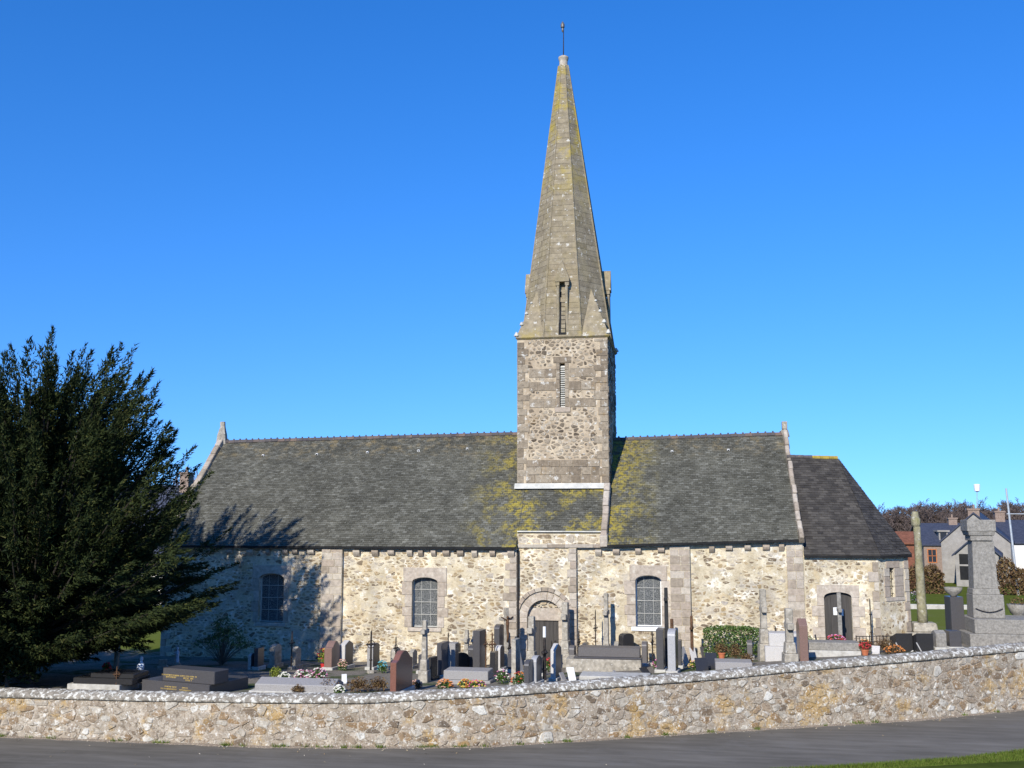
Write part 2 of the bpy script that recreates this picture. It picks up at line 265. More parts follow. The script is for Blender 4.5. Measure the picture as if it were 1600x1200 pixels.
# ---- rubble: jittered Voronoi cells, shrunk and rounded, each a stone with depth
def clip(poly, a, b, c):                # keep a*x + b*y <= c
    out = []; n = len(poly)
    for i in range(n):
        p, q = poly[i], poly[(i+1) % n]; dp = a*p[0]+b*p[1]-c; dq = a*q[0]+b*q[1]-c
        if dp <= 0: out.append(p)
        if dp*dq < 0:
            t = dp/(dp-dq); out.append((p[0]+(q[0]-p[0])*t, p[1]+(q[1]-p[1])*t))
    return out
def area(p): return abs(sum(p[i][0]*p[(i+1) % len(p)][1]-p[(i+1) % len(p)][0]*p[i][1] for i in range(len(p))))/2
def rubble(inside, bounds, cw, ch, rects, seed, drop=.12, merge=.2, gap=(.012, .035), shrink=.55, cut=(.06, .2)):
    rnd = random.Random(seed); u0, u1, z0, z1 = bounds; k = cw/ch
    nx = int((u1-u0)/cw)+1; nz = int((z1-z0)/ch)+1; g = {}
    for j in range(-1, nz+1):
        for i in range(-1, nx+1):
            if rnd.random() < merge: continue
            g[(i, j)] = (u0+(i+.5+.5*(j % 2)+rnd.uniform(-.42, .42))*cw, (z0+(j+.5+rnd.uniform(-.36, .36))*ch)*k)
    res = []
    for (i, j), (x, y) in g.items():
        if not inside(x, y/k): continue
        if any(r[0] < x < r[1] and r[2] < y/k < r[3] for r in rects): continue
        s = cw*1.3; poly = [(x-s, y-s), (x+s, y-s), (x+s, y+s), (x-s, y+s)]
        for dj in range(-3, 4):
            for di in range(-3, 4):
                q = g.get((i+di, j+dj))
                if q is None or (di == 0 and dj == 0): continue
                a, b_ = q[0]-x, q[1]-y; l = math.hypot(a, b_)
                if l > 2.9*cw: continue
                poly = clip(poly, a, b_, a*(x+q[0])/2+b_*(y+q[1])/2-l*rnd.uniform(*gap))
                if len(poly) < 3: break
            if len(poly) < 3: break
        if len(poly) < 3 or rnd.random() < drop: continue
        poly = [(a, b_/k) for a, b_ in poly]; y0 = y/k
        for r in rects:
            if max(q[0] for q in poly) > r[0] and min(q[0] for q in poly) < r[1] and max(q[1] for q in poly) > r[2] and min(q[1] for q in poly) < r[3]:
                if x <= r[0]: poly = clip(poly, 1, 0, r[0]-.01)
                elif x >= r[1]: poly = clip(poly, -1, 0, -r[1]-.01)
                elif y0 <= r[2]: poly = clip(poly, 0, 1, r[2]-.01)
                else: poly = clip(poly, 0, -1, -r[3]-.01)
        poly = clip(clip(clip(clip(poly, 1, 0, u1), -1, 0, -u0), 0, 1, z1), 0, -1, -z0) if len(poly) > 2 else poly
        if len(poly) < 3 or area(poly) < .0025: continue
        rp = []                          # cut the corners
        for q in range(len(poly)):
            a, b_ = poly[q], poly[(q+1) % len(poly)]
            if math.hypot(a[0]-b_[0], a[1]-b_[1]) < .02: rp.append(a); continue
            t = rnd.uniform(*cut); rp += [(a[0]+(b_[0]-a[0])*t, a[1]+(b_[1]-a[1])*t), (b_[0]+(a[0]-b_[0])*t, b_[1]+(a[1]-b_[1])*t)]
        kk = 1-shrink*rnd.random()**2; mx = sum(q[0] for q in rp)/len(rp); mz = sum(q[1] for q in rp)/len(rp); rp = [(mx+(q[0]-mx)*kk*rnd.uniform(.93, 1.04), mz+(q[1]-mz)*kk*rnd.uniform(.9, 1.04)) for q in rp]
        res.append((area(rp), rp, rnd.random(), rnd.random()))
    return res
def stone_into(mb, poly, M, proud, tint, back=.03, ch=.014):
    n = len(poly); cx = sum(p[0] for p in poly)/n; cz = sum(p[1] for p in poly)/n
    rmin = max(.02, min(math.hypot(p[0]-cx, p[1]-cz) for p in poly)); k = 1-min(.45, ch/rmin)
    a = [M(u, z, -back) for u, z in poly]; b_ = [M(u, z, proud*.45) for u, z in poly]
    c = [M(cx+(u-cx)*k, cz+(z-cz)*k, proud) for u, z in poly]
    fs = [(i, (i+1) % n, (i+1) % n+n, i+n) for i in range(n)]+[(i+n, (i+1) % n+n, (i+1) % n+2*n, i+2*n) for i in range(n)]+[tuple(range(2*n, 3*n))]
    mb.add(a+b_+c, fs, tint)
POOL = []                               # (area, poly, mapping, proud, tint, material, parent)
def emit_stones(limit=300, name='stone', rest_name='small_stones', rest_parent=None):
    POOL.sort(key=lambda q: -q[0]); rest = {}
    for i, (ar, poly, M, pr, t, mat, par) in enumerate(POOL):
        if i < limit:
            mb = MB(); stone_into(mb, poly, M, pr, t); mb.build(name, mat, par)
        else: stone_into(rest.setdefault((mat, par.name), (MB(), par))[0], poly, M, pr, t)
    for (mat, pn), (mb, par) in rest.items(): mb.build(rest_name, mat, par, kind='stuff')
    POOL.clear()
def block(parent, fr, u0, u1, z0, z1, proud, mat='ashlar', name='ashlar_block', rnd=random, back=.05, g=.008):
    c = .012; pl = [(u0+g+c, z0+g), (u1-g-c, z0+g), (u1-g, z0+g+c), (u1-g, z1-g-c), (u1-g-c, z1-g), (u0+g+c, z1-g), (u0+g, z1-g-c), (u0+g, z0+g+c)]
    mb = MB(); tt = rnd.random(); stone_into(mb, pl, fr, proud, .32+.5*tt if mat == 'tower_rubble' else tt, back, .012); return mb.build(name, mat, parent)
def courses(parent, fr, u0, u1, z0, z1, hh, ww, proud, mat='ashlar', name='ashlar_block', seed=1):
    rnd = random.Random(seed); z = z0
    while z < z1-.08:
        h = min(rnd.uniform(*hh), z1-z)
        if z1-z-h < .12: h = z1-z
        u = u0
        while u < u1-.04:
            ww_ = min(rnd.uniform(*ww), u1-u)
            if u1-u-ww_ < .15: ww_ = u1-u
            block(parent, fr, u, u+ww_, z, z+h, proud+rnd.uniform(-.008, .008), mat, name, rnd); u += ww_
        z += h
def quoins(parent, fr, ue, sgn, z0, z1, seed, long=(.42, .6), short=(.24, .36), hh=(.24, .34), proud=.035, mat='ashlar'):
    rnd = random.Random(seed); z = z0; i = 0
    while z < z1-.1:
        h = min(rnd.uniform(*hh), z1-z); l = rnd.uniform(*(long if i % 2 else short)); a, b_ = sorted((ue, ue+sgn*l))
        block(parent, fr, a, b_, z, z+h, proud, mat, 'quoin', rnd); z += h; i += 1

# ------------------------------------------------------------------ the lie of the land
ZR = -0.5                                # road level
BASE_PX = [(-60, 1148), (0, 1151), (200, 1159), (400, 1167), (560, 1169), (760, 1167), (920, 1157), (1120, 1144), (1240, 1137), (1440, 1125), (1600, 1109), (1680, 1103)]
LINE_PX = [(-60, 1086), (0, 1088), (200, 1093), (400, 1096), (560, 1097), (760, 1087), (920, 1075), (1120, 1060), (1240, 1048), (1440, 1031), (1600, 1016), (1680, 1010)]
WALL = []                                # x, y, top z
for (px, pb), (_, pl) in zip(BASE_PX, LINE_PX):
    B = PZ(px, pb, ZR); d = ray(px, pl); h = math.hypot(B.x-CAM.x, B.y-CAM.y)/math.hypot(d.x, d.y); WALL.append((B.x, B.y, CAM.z+d.z*h))
a, b_ = WALL[0], WALL[1]; k = 16/(b_[0]-a[0]); WALL.insert(0, (a[0]-16, a[1]-(b_[1]-a[1])*k*.4, a[2]-.1))
a, b_ = WALL[-1], WALL[-2]; k = 16/(a[0]-b_[0]); WALL.append((a[0]+16, a[1]+(a[1]-b_[1])*k*.5, a[2]+.1))
def interp(x, tab):
    if x <= tab[0][0]: return tab[0][1]
    for (x0, y0), (x1, y1) in zip(tab, tab[1:]):
        if x <= x1: return y0+(y1-y0)*(x-x0)/(x1-x0)
    return tab[-1][1]
WY = [(q[0], q[1]) for q in WALL]; WT = [(q[0], q[2]) for q in WALL]
CHURCH_G = [(-40, .1), (-20, .02), (-8, 0), (-3, .05), (0, .35), (2, .68), (4, .9), (6, 1.03), (12, 1.18), (40, 1.3)]
def gz(x, y):
    yw = interp(x, WY)+.5; t = min(1, max(0, (y-yw)/(0-yw)))
    a = interp(x, WT)-.02; b_ = interp(x, CHURCH_G); z = a+(b_-a)*t
    if y > 0: z += -.004*min(y, 30)
    return z
def G(px, py):                           # pixel -> point on the churchyard ground
    d = ray(px, py); t = 20.0
    while t < 75:
        q = CAM+d*t
        if q.z <= gz(q.x, q.y): break
        t += .05
    if q.y > -.6 and 240 < px < 1425: q = P(px, py, -.6)
    return Vector((q.x, q.y, gz(q.x, q.y)))
def HT(px, g, top): return P(px, top, g.y).z-g.z+.03
def mpp(p): return (p-CAM).dot(ROT @ Vector((0, 0, -1)))/F       # metres per pixel at a point
# ground sheets
def far_z(x, y): return .4-.02*max(0, min(y, 90)-16)+.012*max(0, y-150)*(1 if y < 400 else 0)+(.012*250 if y >= 400 else 0)
def terr(x, y):
    yw = interp(x, WY)
    if y < yw+1.5: return ZR-.6           # under the road, the wall and the verge
    if -42 < x < 42 and y < 17: return gz(x, y)-.3
    cx, cy = max(-42, min(42, x)), min(17, y); base = gz(cx, cy)-.04; dd = math.hypot(x-cx, y-cy); t = min(1, dd/30)
    return base*(1-t)+far_z(x, y)*t
xs = sorted(set([-3000, -1500, -700, -350, -200, -130, -90, -70, -55]+list(range(-48, 49, 2))+[55, 70, 90, 130, 200, 350, 700, 1500, 3000]))
ys = sorted(set([-400, -200, -120, -80, -60, -50, -44]+[-40+i*.8 for i in range(80)]+[26, 32, 40, 50, 65, 80, 100, 130, 170, 220, 300, 400, 600, 1000, 2000, 3500]))
mb = MB(); mb.v = [Vector((x, y, terr(x, y))) for y in ys for x in xs]; nx = len(xs)
mb.f = [(j*nx+i, j*nx+i+1, (j+1)*nx+i+1, (j+1)*nx+i) for j in range(len(ys)-1) for i in range(nx-1)]; mb.t = [.5]*len(mb.f)
g_ = mb.build('terrain', 'grass_soil', smooth=True, kind='structure')
mb = MB(); cxs = [-42+i for i in range(85)]; nt_ = 26
for x in cxs:
    yw = interp(x, WY)+.3
    for j in range(nt_): y = yw+(17-yw)*j/(nt_-1); mb.v.append(Vector((x, y, gz(x, y)+.02*noise.noise(Vector((x*.9, y*.9, 0))))))
mb.f = [(i*nt_+j, (i+1)*nt_+j, (i+1)*nt_+j+1, i*nt_+j+1) for i in range(84) for j in range(nt_-1)]; mb.t = [.5]*len(mb.f)
mb.build('churchyard_ground', 'gravel', smooth=True, kind='structure')
# road: follows the wall; near edge measured against the verge at the lower right
mb = MB(); RX = [-60+i*1.5 for i in range(81)]
def road_near(x): return interp(x, WY)-5.0-.25*math.sin(x*.21)
for x in RX:
    yw = interp(x, WY)+.3; yn = road_near(x)
    for j in range(6): y = yw+(yn-yw)*j/5; mb.v.append(Vector((x, y, ZR+.02*math.sin(math.pi*j/5))))
mb.f = [(i*6+j, i*6+j+1, (i+1)*6+j+1, (i+1)*6+j) for i in range(80) for j in range(5)]; mb.t = [.5]*len(mb.f)
mb.build('road', 'asphalt', smooth=True, kind='structure')
mb = MB(); rnd = random.Random(5)
GX = [-45+i*.12 for i in range(720)]
for x in GX:
    yw = interp(x, WY); wd = .10+.09*noise.noise(Vector((x*1.7, 0, 3)))+.05*noise.noise(Vector((x*7, 0, 5)))
    mb.v += [Vector((x, yw+.06, ZR+.05)), Vector((x, yw-wd*.6, ZR+.028)), Vector((x, yw-max(.03, wd*1.4), ZR+.004))]
mb.f = [(i*3+j, i*3+j+1, (i+1)*3+j+1, (i+1)*3+j) for i in range(719) for j in range(2)]; mb.t = [.5]*len(mb.f)
mb.build('grit_strip', 'grit', kind='structure')
def verge_z(x, y):
    n = max(0, road_near(x)-y); return min(4.3, ZR+.01+n*.03+n*n*.011)
mb = MB(); VX = [-90+i*1.5 for i in range(121)]
for x in VX:
    for j in range(24): y = road_near(x)+.02-34*(j/23)**1.6; mb.v.append(Vector((x, y, verge_z(x, y)-(.05 if j == 0 else 0))))
mb.f = [(i*24+j, i*24+j+1, (i+1)*24+j+1, (i+1)*24+j) for i in range(120) for j in range(23)]; mb.t = [.5]*len(mb.f)
mb.build('verge', 'grass_soil', smooth=True, kind='structure')
# verge grass, real blades where the camera sees them
mb = MB(); rnd = random.Random(8)
for i in range(42000):
    x = rnd.uniform(-6, 16); y = road_near(x)+.12-abs(rnd.gauss(0, 1.4))-.0
    z = verge_z(x, y); h = rnd.uniform(.04, .10); an = rnd.uniform(0, 6.28); dx, dy = math.cos(an)*.008, math.sin(an)*.008; lx, ly = rnd.gauss(0, .03), rnd.gauss(0, .03)
    if y > road_near(x): h *= .5; z = ZR+.002
    mb.face([(x-dx, y-dy, z-.01), (x+dx, y+dy, z-.01), (x+lx, y+ly, z+h)], rnd.random())
tag(mb.build('verge_grass', 'grass_blade', kind='stuff'), 'short green grass on the verge along the near road edge', 'grass')

# ------------------------------------------------------------------ boundary wall
bw = empty('boundary_wall', (0, interp(0, WY), ZR), 0, 'long rubble stone boundary wall with lichened coping between road and churchyard', 'wall')
ARC = [0.0]
for q, r in zip(WALL, WALL[1:]): ARC.append(ARC[-1]+math.hypot(r[0]-q[0], r[1]-q[1]))
def wpos(s):
    for i in range(len(ARC)-1):
        if s <= ARC[i+1] or i == len(ARC)-2:
            t = (s-ARC[i])/(ARC[i+1]-ARC[i]); a, b_ = WALL[i], WALL[i+1]
            return [a[k]+(b_[k]-a[k])*t for k in range(3)], i
def wnorm(i):
    a, b_ = WALL[i], WALL[i+1]; l = math.hypot(b_[0]-a[0], b_[1]-a[1]); return ((b_[1]-a[1])/l, -(b_[0]-a[0])/l)
SEGN = [wnorm(i) for i in range(len(WALL)-1)]
def WM(s, h, d):                          # along the wall, height fraction-free z above road, outwards
    (x, y, zt), i = wpos(s); n = SEGN[i]
    (x, y) = (x+n[0]*d, y+n[1]*d+.10*max(0, min(1, (h)/1.6))*-n[1]*0)
    return Vector((x, y+.0, ZR+h))
L = ARC[-1]; NS = int(L/.2)
mb = MB(); NR = 9
for i in range(NS+1):
    s = L*i/NS; (x, y, zt), _ = wpos(s); H = zt-ZR
    for j in range(NR): mb.v.append(WM(s, -.15+(H+.15)*j/(NR-1), .018*noise.noise(Vector((s*2.2, j*.9, 1)))+.012*noise.noise(Vector((s*6, j*2, 7)))))
mb.f = [(i*NR+j, (i+1)*NR+j, (i+1)*NR+j+1, i*NR+j+1) for i in range(NS) for j in range(NR-1)]; mb.t = [.5]*len(mb.f)
for i in range(0, NS, 8):
    s0, s1 = L*i/NS, L*min(NS, i+8)/NS; h0, h1 = wpos(s0)[0][2]-ZR, wpos(s1)[0][2]-ZR
    mb.face([WM(s1, -.15, -.5), WM(s0, -.15, -.5), WM(s0, h0, -.5), WM(s1, h1, -.5)])
wcore = mb.build('wall_core', 'wall_mortar', bw, smooth=True)
mb = MB(); CS = [(.05, -.04), (.07, .0), (.04, .09), (-.08, .17), (-.24, .215), (-.4, .17), (-.52, .05), (-.5, -.06)]
for i in range(NS+1):
    s = L*i/NS; H = wpos(s)[0][2]-ZR
    for j, (d, h) in enumerate(CS):
        k = .0 if j in (0, 7) else 1.0
        mb.v.append(WM(s, H+h+k*.035*noise.noise(Vector((s*2.6, j*.7, 9))), d+k*.018*noise.noise(Vector((s*4, j, 2)))))
n = len(CS); mb.f = [(i*n+j, (i+1)*n+j, (i+1)*n+(j+1) % n, i*n+(j+1) % n) for i in range(NS) for j in range(n)]; mb.t = [.5]*len(mb.f)
mb.build('coping', 'coping', bw, smooth=True)
def w_in(s, h): return .0 < h < wpos(max(0, min(L, s)))[0][2]-ZR-.02
rb = rubble(w_in, (13, L-13, 0, 2.25), .29, .185, [], 21, drop=.14, merge=.3, gap=(.0, .035), shrink=.5)
for ar, pl, t1, t2 in rb:
    pl = [(u, min(z, wpos(u)[0][2]-ZR-.04)) for u, z in pl]
    if area(pl) < .004: continue
    POOL.append((ar, pl, WM, .005+.03*t2, t1, 'wall_rubble', wcore))
emit_stones(300)

# ------------------------------------------------------------------ church
OX = P(850, 1035, .2).x
church = empty('church', (OX, 0, 0), 0, 'old rubble stone parish church with slate roofs, square tower and tall spire', 'church')
YR = 5.1                                  # ridge plane
xL = P(254, 930, 0).x; xN = P(807.5, 930, 0).x; xB = P(901.5, 930, .2).x; xC = P(1257, 900, .3).x
zEn = P(560, 854, -.25).z                 # nave eaves
zN = zEn-.02
fN, fB, fC = FY(0), FY(.18), FY(.3)
def win(px0, px1, pyt, pys, pyb, Y):      # opening px: left, right, apex, spring, sill
    a = P(px0, pyb, Y); b_ = P(px1, pyb, Y); zs = P(px0, pys, Y).z; zt = P(px0, pyt, Y).z; return (a.x, b_.x, a.z, zs, zt-zs)
W1, W2 = win(403, 442, 896, 904, 972, 0), win(643.5, 683, 902, 909, 980, 0)
W3 = win(994, 1034.5, 899, 907, 979, .3)
def wl(wd): return arch_loop(*wd)
# --- walls with their openings
nave = wall_front('nave_wall', 'mortar', church, fN, [(xL, -.6), (xN, -.6), (xN, zN), (xL, zN)], [wl(W1), wl(W2)], .42)
mb = MB(); mb.box(xL+.002, xN-.002, .42, 10.2, -.6, zN); gzr = P(350, 690, YR).z-.25
mb.add([(xL+.002, .2, zN-.02), (xL+.002, 10.0, zN-.02), (xL+.002, YR, gzr), (xL+.5, .2, zN-.02), (xL+.5, 10.0, zN-.02), (xL+.5, YR, gzr)], [(0, 2, 1), (3, 4, 5), (0, 3, 5, 2), (1, 2, 5, 4), (0, 1, 4, 3)])
mb.build('nave_body', 'mortar', church)
zBt = P(870, 834, .1).z; zBc = P(870, 853, .1).z
acx = P(850.5, 965, .18).x; az = P(850.5, 965, .18).z; m37 = mpp(P(850, 965, .18)); ar_i = 27*m37
bay_hole = [(acx-ar_i, -.3), (acx+ar_i, -.3)]+[(acx+ar_i*math.cos(math.pi*i/16), az+ar_i*math.sin(math.pi*i/16)) for i in range(17)]
bay = wall_front('tower_bay_wall', 'mortar', church, fB, [(xN-.02, -.6), (xB, -.6), (xB, zBc), (P(942, 853, .18).x, zBc), (P(942, 832, .18).x, zBt), (xN-.02, zBt)], [bay_hole], .3)
zC0, zC1 = P(955, 853, .05).z, P(1240, 844, .05).z
choir = wall_front('choir_wall', 'mortar', church, fC, [(xB-.02, -.6), (xC, -.6), (xC, zC1), (xB-.02, zC0)], [wl(W3)], .42)
mb = MB(); mb.hexa([(xN-.01, .5, -.6), (xC-.002, .72, -.6), (xC-.002, 9.9, -.6), (xN-.01, 9.9, -.6), (xN-.01, .5, zC0-.03), (xC-.002, .72, zC1-.03), (xC-.002, 9.9, zC1-.03), (xN-.01, 9.9, zC0-.03)])
gzr2 = P(1228, 677, YR).z-.2
mb.add([(xC-.5, .4, zC1-.02), (xC-.5, 9.8, zC1-.02), (xC-.5, YR, gzr2), (xC-.003, .4, zC1-.02), (xC-.003, 9.8, zC1-.02), (xC-.003, YR, gzr2)], [(0, 2, 1), (3, 4, 5), (0, 3, 5, 2), (1, 2, 5, 4), (0, 1, 4, 3)])
mb.build('choir_body', 'mortar', church)
# --- buttress strips of ashlar
def pilaster(px0, px1, Y, proud, ztop, name, seed, hh=(.26, .36), ww=(.34, .6)):
    a, b_ = P(px0, 940, Y).x, P(px1, 940, Y).x; mb = MB(); mb.box(a, b_, Y-proud, Y+.1, -.6, ztop); o = mb.build(name, 'mortar', church)
    courses(o, FY(Y-proud), a, b_, -.1, ztop, hh, ww, .02, seed=seed); return a, b_
bt = [pilaster(503, 535, 0, .16, zN-.02, 'buttress', 3), pilaster(1048, 1079.5, .3, .14, zC0+.02, 'buttress', 4), pilaster(1231, 1257, .3, .06, zC1-.02, 'corner_strip', 6, ww=(.25, .5))]
bpx = (P(889, 940, .18).x, xB)
mb = MB(); mb.box(bpx[0], bpx[1]-.004, .14, .17, -.6, zBc-.05); cb = mb.build('bay_corner', 'mortar', church)
quoins(cb, FY(.14), bpx[1], -1, -.1, zBc-.1, 8, (.36, .44), (.26, .34))
quoins(nave, fN, xN, -1, -.1, zN-.15, 9, (.5, .75), (.3, .45), (.26, .34))
quoins(nave, fN, xL, 1, -.1, zN-.15, 10)
# --- cornice bands and corbels under the eaves
def cornice(x0, x1, z0, z1, Y, seed, hgt=.13, pr=.1):
    rnd = random.Random(seed); x = x0
    while x < x1-.05:
        x2 = min(x+rnd.uniform(.7, 1.3), x1); ta, tb = (x-x0)/(x1-x0), (x2-x0)/(x1-x0); za, zb = z0+(z1-z0)*ta, z0+(z1-z0)*tb; mb = MB()
        mb.hexa([(x+.004, Y-pr, za-hgt), (x2-.004, Y-pr, zb-hgt), (x2-.004, Y+.03, zb-hgt), (x+.004, Y+.03, za-hgt), (x+.004, Y-pr-.02, za), (x2-.004, Y-pr-.02, zb), (x2-.004, Y+.03, zb), (x+.004, Y+.03, za)], rnd.random())
        mb.build('cornice_stone', 'ashlar', church); x = x2
cornice(xL, xN-.01, zN, zN, 0, 1); cornice(xN+.02, P(940, 853, .1).x, zBc+.06, zBc+.08, .18, 2, .14, .08); cornice(xB+.06, xC, zC0-.01, zC1-.01, .3, 3)
def corbel(px, Y, ztop, wpx=9, rnd=random.Random(4)):
    x = P(px, 862, Y).x; hw = wpx*.0135; mb = MB(); h = rnd.uniform(.2, .27)
    prof = [(0, ztop), (.17, ztop), (.17, ztop-.09), (.13, ztop-.16), (.05, ztop-h), (0, ztop-h)]
    n = len(prof); mb.add([(x-hw, Y-d, z) for d, z in prof]+[(x+hw, Y-d, z) for d, z in prof], [tuple(range(n)), tuple(reversed(range(n, 2*n)))]+[(i, i+n, (i+1) % n+n, (i+1) % n) for i in range(n)], rnd.random())
    mb.build('corbel', 'ashlar', church)
for px in (300, 330, 360, 392, 420, 447, 462, 487, 558, 587, 612, 641, 658, 678, 698, 720, 742, 770, 799): corbel(px, 0, zN-.135, random.Random(px).uniform(7, 11))
for px in (935, 963, 997, 1033, 1112, 1139, 1168, 1197, 1221): corbel(px, .3, zC0+(zC1-zC0)*(px-950)/300-.145, random.Random(px).uniform(7, 10))
# --- window surrounds and glazing
def window(wd, Y, fr, wallobj, mat, lint, jw, seed, sillmat):
    x0, x1, z0, zs, rise = wd; rnd = random.Random(seed); cx = (x0+x1)/2; hw = (x1-x0)/2
    lw, lh = lint; zt = zs+rise; pts = [(x0-lw, zs), (x0, zs)]+[(cx-hw*math.cos(math.pi*i/10), zs+rise*math.sin(math.pi*i/10)) for i in range(1, 10)]+[(x1, zs), (x1+lw, zs), (x1+lw, zt+lh), (x0-lw, zt+lh)]
    mb = MB(); mb.extrude(pts, fr, -.3, .04, rnd.random()); mb.build('lintel', mat, wallobj, bevel=.012)
    for sx in (-1, 1):
        z = z0; i = 0
        while z < zs-.05:
            h = min(rnd.uniform(.38, .52), zs-z)
            if zs-z-h < .2: h = zs-z
            e = jw*(1.25 if i % 2 else .9)*rnd.uniform(.9, 1.1); a, b_ = (x0-e, x0) if sx < 0 else (x1, x1+e)
            block(wallobj, fr, a, b_, z, z+h, .035, mat, 'jamb_stone', rnd, .3, .004); z += h; i += 1
    mb = MB(); mb.extrude([(x0-jw*.5, z0-.16), (x1+jw*.5, z0-.16), (x1+jw*.5, z0), (x0-jw*.5, z0)], fr, -.3, .06, .9); mb.build('sill', sillmat, wallobj, bevel=.012)
    g = .22; wo = MB()                     # frame
    loop = arch_loop(x0, x1, z0, zs, rise); ins = arch_loop(x0+.045, x1-.045, z0+.045, zs, rise-.045); n = len(loop)
    for i in range(n):
        j = (i+1) % n; wo.add([fr(*loop[i], -g), fr(*loop[j], -g), fr(*ins[j], -g), fr(*ins[i], -g), fr(*loop[i], -g-.05), fr(*loop[j], -g-.05), fr(*ins[j], -g-.05), fr(*ins[i], -g-.05)], [(0, 1, 2, 3), (3, 2, 6, 7), (0, 4, 5, 1)], .9)
    wf = wo.build('window', 'white_paint' if sillmat == 'white_paint' else 'lead_flashing', church)
    rows = 4; H = zt-z0
    for r in range(rows):
        a, b_ = z0+H*r/rows, z0+H*(r+1)/rows; mb = MB()
        if r < rows-1: mb.face([fr(x0+.03, a, -g-.03), fr(x1-.03, a, -g-.03), fr(x1-.03, b_, -g-.03), fr(x0+.03, b_, -g-.03)])
        else:
            top = [q for q in arch_loop(x0+.02, x1-.02, a, zs, rise-.02)]; mb.face([fr(*q, -g-.03) for q in top])
        mb.build('pane', 'leaded_glass', wf)
        if r: mb = MB(); mb.extrude([(x0+.03, a-.01), (x1-.03, a-.01), (x1-.03, a+.01), (x0+.03, a+.01)], fr, -g-.02, -g+.01); mb.build('glazing_bar', 'lead_flashing', wf)
    for k in (-1, 1):
        mb = MB(); u = cx+k*hw*.36; mb.extrude([(u-.006, z0+.04), (u+.006, z0+.04), (u+.006, zs+rise*.8), (u-.006, zs+rise*.8)], fr, -g-.02, -g-.005); mb.build('glazing_bar', 'lead_flashing', wf)
window(W1, 0, fN, nave, 'granite_trim', (.3, .36), .26, 11, 'granite_trim')
window(W2, 0, fN, nave, 'granite_trim', (.4, .42), .36, 12, 'granite_trim')
window(W3, .3, fC, choir, 'granite_trim', (.24, .42), .4, 13, 'white_paint')
# --- portal
rnd = random.Random(31)
for i in range(11):
    a0, a1 = math.pi*i/11+.01, math.pi*(i+1)/11-.01; ri, ro = ar_i, 39*m37
    pl = [(acx+r*math.cos(a), az+r*math.sin(a)) for r, a in ((ri, a0), (ro, a0), (ro, (a0+a1)/2), (ro, a1), (ri, a1), (ri, (a0+a1)/2))]
    mb = MB(); mb.extrude(pl, fB, -.28, .03, rnd.random()); mb.build('voussoir', 'granite_trim', bay, bevel=.01)
for i in range(13):
    a0, a1 = math.pi*i/13+.004-.05, math.pi*(i+1)/13-.004+(.05 if i == 12 else -.0); ri, ro = 41*m37, 47*m37
    mb = MB(); mb.extrude([(acx+r*math.cos(a), az+r*math.sin(a)) for r, a in ((ri, a0), (ro, a0), (ro, a1), (ri, a1))], fB, -.05, .09, rnd.random()); mb.build('hood_stone', 'ashlar', bay, bevel=.012)
courses(bay, fB, acx-39*m37, acx-ar_i, -.1, az, (.3, .4), (.4, .5), .03, 'granite_trim', 'jamb_stone', 40); courses(bay, fB, acx+ar_i, acx+39*m37, -.1, az, (.3, .4), (.4, .5), .03, 'granite_trim', 'jamb_stone', 41)
dx0, dx1, dzt = P(835, 969, .38).x, P(872.5, 969, .38).x, P(850, 969.5, .38).z
fD = FY(.36)
mb = MB(); mb.extrude([(acx-ar_i+.01, dzt), (acx+ar_i-.01, dzt), (acx+ar_i-.01, dzt+.52), (acx-ar_i+.01, dzt+.52)], fD, -.1, 0, .4); mb.build('door_lintel', 'granite_trim', bay, bevel=.01)
lun = [(acx+ar_i*.999*math.cos(math.pi*i/12), az+ar_i*.999*math.sin(math.pi*i/12)) for i in range(13)]; lun = [q for q in lun if q[1] > dzt+.5]
mb = MB(); mb.extrude([(acx-ar_i+.01, dzt+.525), (acx+ar_i-.01, dzt+.525)]+lun, fD, -.1, -.03); mb.build('lunette', 'mortar', bay)
for (a, b_) in ((acx-ar_i+.01, dx0), (dx1, acx+ar_i-.01)): courses(bay, fD, a, b_, -.3, dzt-.002, (.4, .5), (.5, .6), .0, 'granite_trim', 'jamb_stone', int(a*100) % 97)
mb = MB()
n = 5
for i in range(n): u0 = dx0+(dx1-dx0)*i/n; mb.extrude([(u0+.004, -.3), (u0+(dx1-dx0)/n-.004, -.3), (u0+(dx1-dx0)/n-.004, dzt), (u0+.004, dzt)], fD, -.16, -.08+.004*(i % 2))
dr = mb.build('door', 'door_paint', church); mb = MB(); mb.tube([(dx1-.12, .36+.07, 1.0), (dx1-.12, .36+.0, 1.0), (dx1-.2, .36+.0, 1.0)], [.012]*3); mb.build('handle', 'iron', dr)
# --- tower
Ntower = None
E_l = Vector((xL, -.25, zEn)); zrid0, zrid1 = P(350, 690, YR).z, P(808, 677, YR).z
def nave_plane(x, y):
    t = (y+.25)/(YR+.25); zr = zrid0+(zrid1-zrid0)*(x-P(350, 690, YR).x)/(P(808, 677, YR).x-P(350, 690, YR).x); return zEn+(zr-zEn)*t
yt = 2.0
for _ in range(200):
    q = P(880, 762, yt)
    if q.z <= nave_plane(q.x, yt): break
    yt += .02
    if yt > 4: break
xT0, xT1 = P(808, 640, yt).x, P(950.5, 640, yt).x; zTb = P(880, 755, yt).z; zTc = P(880, 529, yt).z; TD = 5.0; fT = FY(yt)
s0, s1 = P(875, 636, yt), P(882.5, 567, yt)
slit = [(s0.x, s0.z), (s1.x, s0.z), (s1.x, s1.z), (s0.x, s1.z)]
tower = wall_front('tower', 'tower_mortar', church, fT, [(xT0, 3.2), (xT1, 3.2), (xT1, zTc), (xT0, zTc)], [slit], .5)
mb = MB(); mb.box(xT0+.002, xT1-.002, yt+.5, yt+TD, 3.2, zTc); mb.build('tower_body', 'tower_mortar', church)
